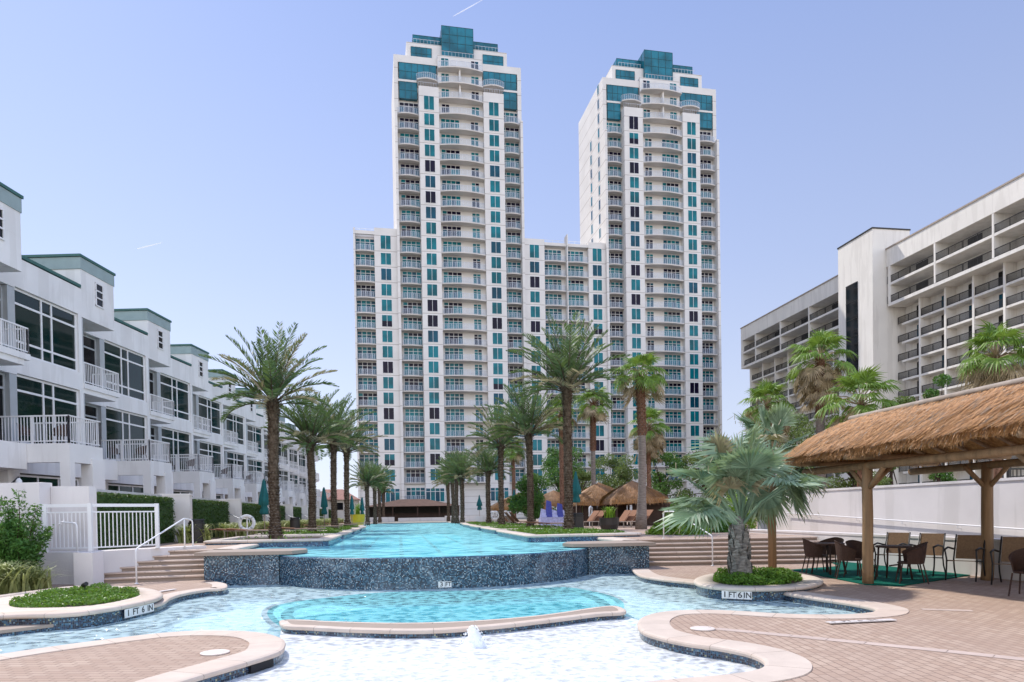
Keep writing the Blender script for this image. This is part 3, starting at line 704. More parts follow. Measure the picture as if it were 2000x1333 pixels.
# --- low block
B(wallm, 0, 8.4, 1.4, DEP, ZU-1, ZB); B(wallm, 0, .35, -.2, 1.39, ZU-1, ZB+.4)
B(wallm, .35, 4.0, .5, 1.39, ZU-1, FL0-.3); B(wallm, .35, 4.0, -.1, .4, ZB-.7, ZB-.02)
bay(.35, 4.0, 1.4, .2, .35, range(0, 16), (.05, 4)); pier(4.0, 8.4, 0, ZB+.7, 0, 15, back=1.39)
B(wallm, 34.0, 51.4, 1.4, DEP, ZU-1, ZB)
pier(34.0, 38.3, .15, ZB+.5, 0, 15, back=1.24); pier(47.7, 51.4, .15, ZB+.5, 0, 15, back=1.24)
B(wallm, 42.9, 43.1, -.5, 1.39, ZU-1, ZB+1.6); B(wallm, 38.3, 42.9, .3, 1.2, ZB-.6, ZB-.02); B(wallm, 43.1, 47.7, .3, 1.2, ZB-.6, ZB-.02)
bay(38.3, 42.9, 1.4, .2, .35, range(0, 16), (-.3, 4)); bay(43.1, 47.7, 1.4, .2, .35, range(0, 16), (-.3, 4))
B(wallm, 38.3, 42.9, .6, 1.39, ZU-1, FL0-.3); B(wallm, 43.1, 47.7, .6, 1.39, ZU-1, FL0-.3)
# --- the two towers, the right one mirrored
crown = []
def mir(x0, x1, o, f): return (o+x0, o+x1) if not f else (o+25.6-x1, o+25.6-x0)
glm = []                                    # curtain wall pieces
def curtain(s0, s1, y0, y1, z0, z1, step=1.15, depth=False):
    m = MB(); w = s1-s0; m.box((-w/2, 0, 0), (w/2, y1-y0, z1-z0), 0)
    n = max(2, round(w/step))
    for k in range(n+1): x = -w/2+w*k/n; m.box((x-.035, -.05, 0), (x+.035, 0, z1-z0), 1)
    nz = max(1, round((z1-z0)/1.6))
    for k in range(nz+1): z = (z1-z0)*k/nz; m.box((-w/2, -.045, z-.03), (w/2, 0, z+.03), 1)
    if depth:
        n = max(2, round((y1-y0)/step))
        for x in (-w/2, w/2):
            for k in range(n+1): y = (y1-y0)*k/n; m.box((x-.04, y-.035, 0), (x+.04, y+.035, z1-z0), 1)
    me = m.mesh('curtain_wall', [M['g_crown'], M['teal_trim_d']]); glm.append((me, ((s0+s1)/2, y0, z0+ZO)))
M['teal_trim_d'] = paint('teal_mullion', (.012, .07, .085), .4, .1, 3)
def tower_at(o, f):
    sg = -1 if f else 1
    def bx(x0, x1, y0, y1, z0, z1): a, b = mir(x0, x1, o, f); B(wallm, a, b, y0, y1, z0, z1)
    bx(0, 25.6, 1.4, DEP+1, ZU-1, 80.9)
    bx(0, 25.6, 1.2, DEP+1, 80.9, 92.3)              # top storeys of the shaft
    bx(2.6, 23.0, 1.9, DEP, 92.3, 95.9)
    bx(0, .5, -.6, 1.39, ZU-1, 81.0); bx(25.1, 25.6, -.6, 1.39, ZU-1, 81.0)
    bx(0, .8, .55, 1.19, 81.0, 92.3); bx(24.8, 25.6, .55, 1.19, 81.0, 92.3)
    bx(.8, 24.8, .55, 1.19, 90.9, 92.3)
    # outer bays
    for x0, x1, dof in ((.5, 4.7, .25), (21.6, 25.1, -.1)):
        a, b = mir(x0, x1, o, f)
        bay(a, b, 1.2, .2, .5, list(range(0, 25)), (dof*sg, 4 if x1-x0 > 3.9 else 4))
        bx(x0, x1, .4, 1.39, ZU-1, FL0-.3)
    # piers (with the step up in the middle)
    for x0, x1, kt, zt in ((4.7, 8.6, 24, 85.6), (17.5, 21.6, 24, 85.6)):
        a, b = mir(x0, x1, o, f); pier(a, b, -1.2, zt, 0, kt, back=2.39)
        # stack of small round balconies over the pier
    # centre bay
    a, b = mir(8.6, 17.5, o, f)
    for ks, wr in ((range(1, 24), 0), ((24, 25, 26, 27), 0)):
        bay(a, b, .2, -1.0, .75, ks, ((-2.15*sg, 4), (2.75*sg, 2)) if wr == 0 and ks[0] == 1 else ((-3.0*sg, 2), (3.0*sg, 2)), wr)
    bay(a, b, .2, -1.2, .1, (0,), ((-2.15*sg, 4), (2.75*sg, 2)))
    bx(8.6, 17.5, .2, 1.39, ZU-1, 92.9); bx(12.7, 13.0, -1.1, .19, zf(25)-ZO, zf(27)-ZO)
    # top balconies over the piers
    for x0, x1 in ((4.4, 8.5), (17.6, 21.8)):
        a, b = mir(x0, x1, o, f); key = ('top', round(b-a, 2))
        if key not in BALC: BALC[key] = balcony(b-a, .5, -.7, .7, 1)
        BA.append((BALC[key][0], BALC[key][1], ((a+b)/2, 0, 87.2+ZO))); r = MB(); L = b-a-.4; r.bar((-L/2, 0, .8), (L/2, 0, .8), .05, .05)
        for k in range(int(L/.5)+1): r.box((-L/2+k*.5-.02, -.02, 0), (-L/2+k*.5+.02, .02, .8))
        crown.append((r.mesh('roof_railing', M['rail_metal']), ((a+b)/2, -1.1, 85.6+ZO)))
    # glazing of the top storeys
    for x0, x1, z0, z1 in ((1.0, 4.5, 83.8, 87.1), (1.0, 8.3, 87.5, 90.8), (21.8, 24.6, 83.8, 87.1), (17.8, 24.6, 87.5, 90.8)):
        a, b = mir(x0, x1, o, f); curtain(a, b, 1.1 if False else .50, 1.19, z0, z1)
    for x0, x1 in ((3.5, 7.6), (18.0, 22.2)):
        a, b = mir(x0, x1, o, f); curtain(a, b, 1.84, 2.4, 91.9+.6, 95.0)
    for x0, x1 in ((.81, 8.4), (17.6, 24.79)): bx(x0, x1, .42, 1.19, 87.1, 87.5)
    # crown
    a, b = mir(4.0, 21.4, o, f); curtain(a, b, 3.5, 13, 95.9, 98.5, 1.5, True)
    a, b = mir(9.6, 16.0, o, f); curtain(a, b, 1.3, 9, 92.9, 99.5, 1.6, True)
    # parapet rails
    for x0, x1, y, z in ((4.0, 9.3, 2.1, 95.9), (16.5, 21.5, 2.1, 95.9), (9.4, 16.2, .1+.2, 92.9)):
        a, b = mir(x0, x1, o, f); r = MB(); L = b-a
        r.bar((-L/2, 0, .9), (L/2, 0, .9), .06, .06)
        for k in range(int(L/.7)+1): r.box((-L/2+k*.7-.02, -.02, 0), (-L/2+k*.7+.02, .02, .9))
        crown.append((r.mesh('roof_railing', M['rail_metal']), ((a+b)/2, y, z+ZO)))
tower_at(8.4, False); tower_at(51.4, True)
# roof rails of the low block, bottom storey band, entrance storey
for a, b in ((0, 8.2), (34.4, 51.2)):
    r = MB(); L = b-a; r.bar((-L/2, 0, 1.0), (L/2, 0, 1.0), .05, .05); r.bar((-L/2, 0, .5), (L/2, 0, .5), .03, .03)
    for k in range(int(L/1.2)+1): r.box((-L/2+k*1.2-.02, -.02, 0), (-L/2+k*1.2+.02, .02, 1.0))
    crown.append((r.mesh('roof_railing', M['white_metal']), ((a+b)/2, 1.6, ZB+ZO)))
# extra row of low windows and the low storey window at the foot
for s in (6.2, 14.95, 27.9, 36.2, 49.5):
    D_.append((doors4[0], (s, -1.21 if s in (14.95, 27.9) else -.02+(.15 if s > 30 else 0), 4.2+ZO), 0))
sm, rm = BALC[[k for k in BALC if k[0] == 4.2][0]]; BA.append((sm, rm, (10.9+.0, 0, 4.35+ZO))); D_.append((doors4[0], (11.2, .39, 4.4+ZO), 0))
# sunlit side face of the right tower: small windows
sidew = win_mesh(1.0, 2.0, 1, GL[:3])
for k in range(16, 28):
    for y, kk in ((3.4, 28), (8.8, 25)):
        if k < kk: W_.append((sidew[rt.randrange(3)], (51.39, y, zf(k)+.5), -pi/2))
wallm.build('wall', M['tower'], tower)
BA.sort(key=lambda t: -t[2][2]*0+t[2][0]); D_.sort(key=lambda t: t[1][0]); W_.sort(key=lambda t: t[1][0])
many('balcony', [(s, l, 0, [('railing', r)]) for s, r, l in BA], tower, 'balcony')
many('balcony_door', [(m, l, rz, []) for m, l, rz in D_], tower, 'balcony_door')
many('window', [(m, l, rz, []) for m, l, rz in W_], tower, 'window')
for me, l in glm: mesh_obj('curtain_wall', me, tower, l)
for me, l in crown: mesh_obj('roof_railing', me, tower, l)
# ------------------------------------------------------------------ row of townhouses on the left
HRZ = -(TH+radians(1.7))
def vbars(mb, a, b, z0, z1, step=.115, w=.022, m=0):
    a = Vector(a); b = Vector(b); L = (b-a).length; n = max(1, int(L/step))
    for k in range(1, n): p = a.lerp(b, k/n); mb.box((p.x-w/2, p.y-w/2, z0), (p.x+w/2, p.y+w/2, z1), m)
def railing(pts, z, h=1.0, step=.115):
    mb = MB()
    for a, b in zip(pts, pts[1:]):
        A = Vector((*a, z)); Bv = Vector((*b, z)); up = Vector((0, 0, 1))
        mb.bar(A+up*h, Bv+up*h, .07, .05); mb.bar(A+up*.09, Bv+up*.09, .045, .04)
        vbars(mb, A, Bv, z+.09, z+h, step)
        L = (Bv-A).length; n = max(1, round(L/1.25))
        for k in range(n+1): p = A.lerp(Bv, k/n); mb.box((p.x-.03, p.y-.03, z), (p.x+.03, p.y+.03, z+h+.01))
    return mb
def windowgrid(x, y0, y1, z0, z1, cols, rows, f=.07):
    """frame in the plane x (facing +x) and its glass; cols/rows: inner line positions 0..1"""
    fr = MB(); g = MB(); g.box((x-.05, y0, z0), (x-.02, y1, z1))
    for y in [0]+cols+[1]: yy = y0+(y1-y0)*y; yy = min(max(yy, y0+f/2), y1-f/2); fr.box((x-.06, yy-f/2, z0), (x+.02, yy+f/2, z1))
    for z in [0]+rows+[1]: zz = z0+(z1-z0)*z; zz = min(max(zz, z0+f/2), z1-f/2); fr.box((x-.061, y0, zz-f/2), (x+.018, y1, zz+f/2))
    return fr, g
h0 = V(-19.4, 25.7, 0); HS = V(-1.3, 8.22, 0)
house = empty('townhouse', h0, HRZ, 'x', 'townhouse', 'row of white stepped townhouses')
c = MB()
c.box((-7, 0, .6), (-1.6, 8.2, 12.1))
for za, zb in ((.6, 4.44), (7.35, 7.78), (10.76, 12.0)): c.box((-1.59, 0, za), (0, 1.7, zb))
c.box((-1.59, 5.5, .6), (0, 5.74, 12.0)); c.box((-1.59, 1.7, 10.82), (0, 5.5, 12.0)); c.box((-1.59, 1.7, 7.42), (0, 5.5, 8.18)); c.box((-1.59, 1.7, 3.5), (0, 5.5, 4.66))
c.box((-1.59, 5.74, 10.75), (0, 8.2, 12.0)); c.box((-1.59, 5.74, 7.33), (0, 8.2, 7.77)); c.box((-1.59, 5.74, 3.5), (0, 8.2, 4.45))
c.box((0, 5.74, 7.55), (.06, 8.45, 7.775)); c.box((-1.29, 8.201, 7.55), (0, 8.45, 7.775))
c.build('wall', M['stucco'], house)
c = MB(); c.box((-4.6, 5.74, 12.0), (0.002, 8.2, 13.5)); bxo = c.build('stair_tower', M['stucco'], house)
c = MB(); c.box((-4.62, 5.70, 12.9), (.03, 8.24, 13.42)); c.build('trim_band', M['teal_trim'], bxo)
c = MB(); c.box((-4.68, 5.64, 13.44), (.07, 8.30, 13.55)); c.build('cap', M['teal_dark'], bxo)
fr, g = windowgrid(.03, 6.75, 7.35, 11.55, 12.65, [], [.36, .66], .06); w = fr.build('window', M['white_metal'], house); g.build('pane', M['g_black'], w)
c = MB(); c.box((-7, -.03, 12.05), (.04, 5.7, 12.17)); c.build('parapet_cap', M['teal_dark'], house)
for z0, z1, rows in ((8.2, 10.8, [.2, .77]), (4.68, 7.4, [.77])):
    fr, g = windowgrid(-.12, 1.7, 5.5, z0, z1, [.42, .58], rows, .085); w = fr.build('window', M['white_metal'], house); g.build('pane', M['g_house'], w)
fr, g = windowgrid(-.2, 1.7, 5.5, .9, 3.45, [.33, .66], [.4, .7], .08); w = fr.build('garden_window', M['white_metal'], house); g.build('pane', M['g_house'], w)
for z0, z1 in ((4.47, 7.3), (7.79, 10.7)):
    fr, g = windowgrid(-1.55, 5.8, 8.15, z0, z1, [.5], [.78], .09); w = fr.build('balcony_door', M['grey_frame'], house); g.build('pane', M['g_black'], w)
    fr, g = windowgrid(-.22, .06, 1.3, z0, z1+.02, [], [.8], .08); w = fr.build('balcony_door', M['grey_frame'], house); g.build('pane', M['g_black'], w)
    c = MB(); c.box((-.3, 1.3, z0), (-.01, 1.69, z1+.04)); c.build('corner_column', M['grey_frame'], house)
    c = MB(); c.box((-1.5, 5.745, z0), (.01, 5.80, z1)); c.build('corner_frame', M['grey_frame'], house)
railing([(.0, 5.78), (.0, 8.4), (-1.25, 8.4)], 7.77, .95).build('upper_railing', M['white_metal'], house)
# terrace on legs at the step between two houses
ter = MB(); tx0, tx1, ty0, ty1 = -1.28, 1.6, 8.22, 10.2
ter.box((-1.25, ty0, 4.1), (tx1, ty1, 4.45)); ter.box((-1.25, ty0, 3.75), (tx1, ty0+.25, 4.1)); ter.box((tx1-.25, ty0+.25, 3.75), (tx1, ty1, 4.1))
ter.box((-1.25, ty0, .6), (-.75, ty0+.25, 3.75)); ter.box((tx1-.38, ty0, .6), (tx1, ty0+.28, 3.75)); ter.box((tx1-.4, ty1-.75, .6), (tx1+.06, ty1+.02, 3.95))
tt = ter.build('terrace', M['stucco'], house)
railing([(-1.2, ty0+.06), (tx1-.06, ty0+.06), (tx1-.06, ty1-.06), (-1.2, ty1-.06)], 4.45, 1.02).build('railing', M['white_metal'], tt)
snap = snapshot(house)
names = ['second', 'third', 'fourth', 'fifth', 'sixth', 'seventh', 'eighth', 'ninth', 'tenth', 'eleventh']
house['label'] = 'white townhouse with large dark windows, second from the left edge'
for k in range(1, 11):
    copy_thing(house, h0+HS*k, None, 'white townhouse with teal roof band, %s from the left edge' % (['third', 'fourth', 'fifth', 'sixth', 'seventh', 'eighth', 'ninth', 'tenth', 'eleventh', 'twelfth'][k-1]), snap)
copy_thing(house, h0-HS, None, 'nearest white townhouse, cut off by the left edge of the picture', snap)
# taller end house closing the row
he = h0+HS*11
# ------------------------------------------------------------------ garden walls, hedges, pilasters
random.seed(3)
def leafquads(mb, pts, sz, rnd, up=.4, m=0, asp=.5):
    for p in pts:
        d = Vector((rnd.gauss(0, 1), rnd.gauss(0, 1), rnd.gauss(up, .8))).normalized(); s = sz*rnd.uniform(.7, 1.3)
        x = d.orthogonal().normalized(); x.rotate(Matrix.Rotation(rnd.uniform(0, 6.28), 3, d)); y = d.cross(x)*asp
        mb.face([p-x*s*.5, p-y*s*.5, p+x*s*.5, p+y*s*.5], m)
PW = MB(); PW.box((-1.0, 0, .6), (.35, .32, 2.5)); PW.box((-1.02, -.02, 2.46), (.37, .34, 2.54))
hw = MB(); hw.box((-.95, .32, .6), (-.55, 8.0, 2.42)); hw.box((-.98, .34, 2.42), (-.5, 8.0, 2.5))
hd = MB(); rnd = random.Random(5); hd.box((-.5, .45, .7), (-.1, 7.95, 2.3))
pts = []
for i in range(9000):
    f = rnd.random(); y = rnd.uniform(.4, 8.0)
    if f < .55: p = Vector((-.1+rnd.uniform(-.05, .06), y, rnd.uniform(.72, 2.36)))
    elif f < .85: p = Vector((rnd.uniform(-.5, -.08), y, 2.32+rnd.uniform(-.04, .06)))
    else: p = Vector((rnd.uniform(-.5, -.05), .42+rnd.uniform(-.05, .04), rnd.uniform(.72, 2.36)))
    pts.append(p)
leafquads(hd, pts, .085, rnd)
g0 = V(-12.55, 26.3, 0)
def g_clump(n, r, h, seed, w=.028):
    rnd = random.Random(seed); mb = MB()
    for i in range(n):
        a = rnd.uniform(0, 6.283); L = h*rnd.uniform(.6, 1.15); lean = rnd.uniform(.15, 1.15)*r; b = Vector((rnd.gauss(0, r*.22), rnd.gauss(0, r*.22), 0))
        d = Vector((cos(a), sin(a), 0)); s = Vector((-sin(a), cos(a), 0))*w*rnd.uniform(.6, 1.2); pr = None
        for k in range(5):
            t = k/4; p = b+d*lean*t**1.3+Vector((0, 0, L*(1.7*t-1.05*t*t))); ww = s*(1-t*.92)
            if pr: mb.face([pr[0]-pr[1], pr[0]+pr[1], p+ww, p-ww])
            pr = (p, ww)
    return mb
gcm = [g_clump(240, .55, .62, s).mesh('grass_clump', M['grass_a']) for s in (1, 2, 3)]
GS = V(-1.3, 8.22, 0)
pil_me = PW.mesh('pilaster', M['stucco_wall']); hw_me = hw.mesh('garden_wall', M['stucco_wall']); hd_me = hd.mesh('hedge', M['hedge_leaf'])
ordn = ['nearest', 'second', 'third', 'fourth', 'fifth', 'sixth', 'seventh', 'eighth']
def top(name, me, loc, rz, label, cat, group=None):
    o = bpy.data.objects.new(name, me); COL.objects.link(o); o.location = loc; o.rotation_euler = (0, 0, rz); return tag(o, label, cat, group)
for k in range(0, 8):
    top('pilaster', pil_me, g0+GS*k, 0, 'white garden pilaster, %s counted from the pool steps' % ordn[k], 'pilaster', 'white pilasters between the hedges')
    top('garden_wall', hw_me, g0+GS*(k-1), 0, 'white garden wall behind the hedge ending at the %s pilaster' % ordn[k], 'wall', 'white garden walls')
    top('hedge', hd_me, g0+GS*(k-1), 0, 'clipped dark hedge ending at the %s white pilaster' % ordn[k], 'hedge', 'clipped hedges')
    top('grass_clump', gcm[k % 3], g0+GS*(k-1)+Vector((.85, 7.0, ZU)), k, 'yellow green grass clump before the %s pilaster' % ordn[k], 'ornamental grass', 'grass clumps under the hedges')
    if k > 0: top('grass_clump', gcm[(k+1) % 3], g0+GS*(k-1)+Vector((.6, 4.6, ZU)), k*2, 'grass clump at the middle of the hedge before the %s pilaster' % ordn[k], 'ornamental grass', 'grass clumps under the hedges')
for o in [o for o in COL.objects if o.name.startswith('grass_clump')]: o.scale = (1.55, 1.55, 1.4)
# near white walls at the stairs
def wall_thing(name, fn, lab, cat='wall', mat='stucco_wall'):
    m = MB(); fn(m); return tag(m.build(name, M[mat]), lab, cat)
W0 = V(-11.35, 17.95, 0); c_, s_ = cos(-TH), sin(-TH)
def vbox(mb, X0, X1, D0, D1, z0, z1, m=0):       # box aligned with the view
    vs = [V(X, D, z) for z in (z0, z1) for X, D in ((X0, D0), (X1, D0), (X1, D1), (X0, D1))]
    mb.add(vs, ((0,3,2,1),(4,5,6,7),(0,1,5,4),(1,2,6,5),(2,3,7,6),(3,0,4,7)), m)
wall_thing('entry_wall', lambda m: (vbox(m, -22, -11.95, 17.75, 18.1, -.2, 2.58), vbox(m, -12.3, -11.949, 17.6, 18.0, -.2, 2.56)), 'tall white wall at the left behind the leafy shrub')
wall_thing('gate_wall', lambda m: vbox(m, -11.94, -10.95, 18.02, 18.35, -.2, 2.48), 'white wall panel behind the left part of the white fence')
wall_thing('side_wall', lambda m: m.box((-8.75, 21.0, .6), (-8.45, 26.2, 2.1)) if False else vbox(m, -12.6, -12.2, 18.36, 19.4, .5, 2.46), 'short white wall running back from the gate wall')
# cheek wall carrying the fence
chp = [G(108,1141,0), G(147,1143,0), G(153,1146.5,0), G(172,1146,0), G(176,1141,0)]
a0, a1 = G(108,1137,0), G(147,1137,0)
wall_thing('cheek_wall', lambda m: m.prism([tuple(V(-12.2,17.55)[:2]), tuple(V(-10.9,17.3)[:2]), tuple(V(-10.5,17.6)[:2]), tuple(V(-8.9,20.2)[:2]), tuple(V(-9.3,20.5)[:2]), tuple(V(-11.2,18.0)[:2]), tuple(V(-12.2,18.0)[:2])], -.2, .80), 'low white cheek wall beside the left stairs under the fence')
wall_thing('stair_pillar', lambda m: vbox(m, -10.72, -10.25, 16.95, 17.4, -.2, .80), 'short square white pillar at the foot of the left stairs', 'pillar')
# fence panels
def panel(name, p, q, z0, h, lab, posts=(1, 1)):
    root = empty(name, p, 0, lab, 'fence', 'white metal fence by the left stairs'); q = q-p; q.z = 0; p0 = Vector((0, 0, 0))
    for i, e in ((0, p0), (1, q)):
        if posts[i]: m = MB(); m.box((e.x-.045, e.y-.045, z0), (e.x+.045, e.y+.045, z0+h)); m.build('post', M['white_metal'], root)
    d = q.normalized()*.05; m = MB(); u = Vector((0, 0, 1))
    m.bar(p0+d+u*(z0+h-.05), q-d+u*(z0+h-.05), .05, .08); m.build('top_rail', M['white_metal'], root)
    m = MB(); m.bar(p0+d+u*(z0+h-.22), q-d+u*(z0+h-.22), .035, .035); m.bar(p0+d+u*(z0+.1), q-d+u*(z0+.1), .035, .035); vbars(m, p0+d, q-d, z0+.1, z0+h-.22, .10, .02); m.build('baluster_panel', M['white_metal'], root)
panel('fence_panel', V(-11.75, 17.5), V(-10.62, 17.5), .80, 1.22, 'white fence panel in front of the gate wall')
panel('fence_panel', V(-10.62, 17.5), V(-9.65, 18.9), .80, 1.22, 'white fence panel going back beside the left stairs', (0, 1))

# ------------------------------------------------------------------ hand rails
def rail_thing(pts, lab, r=.021, grp='white tubular handrails'):
    pts = [Vector(p) for p in pts]; c = sum(pts, Vector())/len(pts); loc = Vector((pts[0].x, pts[0].y, 0)); sm = []
    for i, p in enumerate(pts):                      # rounded bends
        if i in (0, len(pts)-1): sm.append(p); continue
        a = p+(pts[i-1]-p).normalized()*min(.09, (pts[i-1]-p).length*.4); b = p+(pts[i+1]-p).normalized()*min(.09, (pts[i+1]-p).length*.4)
        for t in (0, .25, .5, .75, 1): sm.append(a*(1-t)**2+p*2*t*(1-t)+b*t*t)
    m = MB(); m.tube([p-loc for p in sm], r, 8); m.smooth = True
    for e in (pts[0], pts[-1]): m.lathe([(.05, 0), (.05, .012), (.025, .02)], 10, e-loc)
    return tag(m.build('handrail', M['white_metal'], None, None, loc), lab, 'handrail', grp)
b0 = G(264,1147,0); t0 = V(-8.05, 19.55, ZU); b0.z = 0
hb = V((264-1000)/FPX*17.2, 17.2, 0); ht = V((360-1000)/FPX*19.6, 19.6, ZU); hr = V((376-1000)/FPX*20.2, 20.2, ZU)
rail_thing([hb, hb+Vector((0,0,.86)), ht+Vector((0,0,.88)), hr+Vector((0,0,.82)), hr], 'white handrail rising over the left sandstone steps')
m0 = V((360-1000)/FPX*19.6, 19.6, ZU); mm = MB(); 
hp = V((150-1000)/FPX*17.3, 17.3, .80); hq = V((119-1000)/FPX*17.45, 17.45, .80)
rail_thing([hp, hp+Vector((0,0,.72)), hq+Vector((0,0,.76)), hq+Vector((-.03,.02,.70))], 'short bent white handrail end in front of the left fence')
mm.tube([m0, m0+Vector((0, 0, .87))], .02, 8); tag(rel(mm, type('o', (), {'location': Vector((m0.x, m0.y, 0))})()).build('rail_post', M['white_metal'], None, True, Vector((m0.x, m0.y, 0))), 'white post holding up the top of the left handrail', 'rail post')
rb = V((1391-1000)/FPX*19.9, 19.9, 0); rt_ = V((1296-1000)/FPX*22.2, 22.2, ZU)
rail_thing([rb, rb+Vector((0,0,.86)), V((1316-1000)/FPX*21.7, 21.7, ZU+.86), rt_+Vector((0,0,.86)), rt_], 'white handrail over the right steps behind the silver palm')
for k in range(5):
    p = g0+GS*(k+1)+Vector((1.0, -1.1, ZU)); rail_thing([p, p+Vector((0,0,.8)), p+Vector((-.55,.25,.84)), p+Vector((-1.25,.9,1.15))], 'small bent handrail beside the %s pilaster' % ordn[k+1], .02, 'small handrails at the garden gates')
# ------------------------------------------------------------------ hotel on the right (faces the pool, -x)
hotel = empty('hotel_building', (74.0, 94.0, ZU-.03), 0, 'long cream hotel with dark balcony railings and a blank stair tower, right edge', 'building')
def hb_(mb, a0, a1, b0, b1, z0, z1, m=0): mb.box((a0-74, b0-94, z0-ZU+.03), (a1-74, b1-94, z1-ZU+.03), m)
hw_ = MB(); RZ = 40.0
FLS = [31.6-2.75*k for k in range(1, 12)]
# masses
hb_(hw_, 75.6, 90, 50, 93.95, .5, 39.9); hb_(hw_, 75.6, 90, 102.25, 138, .5, 39.9)
for b0, b1 in ((50, 93.95), (102.25, 138.6)):
    hb_(hw_, 72.4, 75.59, b0, b1, 37.4, RZ)                       # deep fascia
hb_(hw_, 72.4, 75.59, 138.0, 138.6, 31.5, 37.39)
hb_(hw_, 74.0, 75.59, 137.4, 138.0, .5, 31.5)
hotel_fins = MB()
for b0, b1 in ((50, 93.1), (102.25, 137.99)):
    for z0, z1, x0 in [(31.5, 31.95, 72.45), (34.55, 34.9, 72.45)]+[(z-.28, z, 74.05) for z in FLS if z > .8]:
        slab = MB(); hb_(slab, x0, 75.6, b0, b1 if x0 < 74 else b1-.3, z0, z1); slab.build('floor_slab', M['hotel'], hotel)
hb_(hw_, 72.4, 75.59, 93.1, 93.6, 31.5, 37.39)
rails = []; doors = []
rm_cache = {}
def dark_rail(L):
    key = round(L, 2)
    if key not in rm_cache:
        m = MB(); m.box((0, -L/2, .98), (.06, L/2, 1.08)); m.box((0.01, -L/2, .08), (.05, L/2, .14)); m.box((.0, -L/2, 0), (.06, -L/2+.06, 1.05)); m.box((0, L/2-.06, 0), (.06, L/2, 1.05)); m.box((0, -.03, 0), (.06, .03, 1.05))
        for k in range(int(L/.12)): y = -L/2+.12*k; m.box((.02, y-.026, .1), (.04, y+.022, 1.0))
        rm_cache[key] = m.mesh('railing', M['dark_metal'])
    return rm_cache[key]
dm = MB(); dm.box((-.04, -1.25, 0), (.2, 1.0, 2.3)); 
for y in (-1.2, 0, 1.0): dm.box((-.07, y-.04, 0), (.1, y+.04, 2.2), 1)
dm.box((-.07, -1, 2.16), (.1, 1, 2.24), 1); door_me = dm.mesh('balcony_door', [M['g_black'], M['dark_metal']])
dm = MB(); dm.box((-.04, -1.0, 0), (.2, 1.0, 2.2)); dm.box((-.05, .1, 0), (.1, 1.0, 2.18), 1); dm.box((-.07, -.05, 0), (.1, .05, 2.2), 2)
door_me2 = dm.mesh('balcony_door', [M['g_black'], M['g_mid'], M['dark_metal']])
bays = [(93.9-4.7*k, 93.9-4.7*(k+1)) for k in range(9)]+[(137.4-4.7*k, 137.4-4.7*(k+1)) for k in range(7)]
rh = random.Random(9)
for i, (bh, bl) in enumerate(bays):
    c = (bh+bl)/2
    hb_(hotel_fins, 73.98, 75.59, bl-.16, bl+.16, .5, 31.49)
    for z in FLS:
        rails.append((dark_rail(bh-bl-.36), (74.1-74, c-94, z-ZU+.03), 0)); doors.append((rh.choice([door_me, door_me, door_me2]), (75.58-74, c-94-1.0, z-ZU+.03), 0))
    for z in (31.95, 34.9):
        rails.append((dark_rail(bh-bl-.1), (72.5-74, c-94, z-ZU+.03), 0)); doors.append((door_me, (75.58-74, c-94-.9, z-ZU+.03), 0))
    if i % 2 == 1: hb_(hotel_fins, 72.42, 75.59, bl-.14, bl+.14, 31.96, 37.39)
hw_.build('wall', M['hotel'], hotel); hotel_fins.build('dividing_fins', M['hotel'], hotel)
c = MB(); hb_(c, 72.3, 90.1, 50, 93.95, RZ, RZ+.22); hb_(c, 72.3, 90.1, 102.25, 138.7, RZ, RZ+.22); c.build('roof_edge', M['wood_grey'], hotel)
c = MB(); hb_(c, 70.2, 76.4, 94.0, 102.2, .5, 43.1); st = c.build('stair_tower', M['hotel'], hotel)
c = MB(); hb_(c, 70.1, 76.5, 93.9, 102.3, 43.1, 43.3); c.build('cap', M['dark_metal'], st)
c = MB(); hb_(c, 70.12, 70.6, 97.4, 100.2, 20, 36.3); st2 = c.build('tall_window', M['g_black'], st)
c = MB()
for k in range(7): hb_(c, 70.08, 70.2, 97.4, 100.2, 20+k*2.73-.04, 20+k*2.73+.04)
c.build('transom', M['dark_metal'], st2)
rails.sort(key=lambda t: t[1][1]*1.0-t[1][2]*.3 if t[1][1] > -22 else 900-t[1][1]); doors.sort(key=lambda t: t[1][1]-t[1][2]*.3 if t[1][1] > -22 else 900-t[1][1])
many('balcony_railing', [(m, l, r, []) for m, l, r in rails], hotel, 'balcony_railing')
many('balcony_door', [(m, l, r, []) for m, l, r in doors], hotel, 'balcony_door')

# ------------------------------------------------------------------ retaining walls and ramp on the right
LW = 12.98       # face of the low wall (world x)
wall_thing('retaining_wall', lambda m: (m.box((LW, 2, -.3), (LW+.32, 24.6, .80)), m.box((LW-.02, 2, .80), (LW+.34, 24.62, .86))), 'low white wall behind the chairs under the thatched shelter')
rmp = MB(); rmp.prism([(LW+.33, 2), (LW+2.0, 2), (LW+2.0, 27), (LW+.33, 27)], -.4, -.02)
rmp.v = [(x, y, z if z < -.3 else -.1+.75*max(0, min(1, (y-8)/17))) for x, y, z in rmp.v]; 
rmp2 = MB(); N_ = 24
for k in range(N_):
    y0, y1 = 2+25*k/N_, 2+25*(k+1)/N_; z = lambda y: -.15+.85*max(0, min(1, (y-6)/19))
    rmp2.face([(LW+.33, y0, z(y0)), (LW+2.0, y0, z(y0)), (LW+2.0, y1, z(y1)), (LW+.33, y1, z(y1))])
struct('ramp', rmp2, M['concrete'])
wall_thing('boundary_wall', lambda m: (m.box((LW+2.0, -2, -.4), (LW+2.35, 27.4, 2.22)), m.box((LW+1.97, -2, 2.22), (LW+2.38, 27.43, 2.29))), 'tall white boundary wall behind the ramp, running back from the right edge')
hr = []
m = MB(); x = LW+1.9
zr = lambda y: .55+.78*max(0, min(1, (y-6)/19))+.12
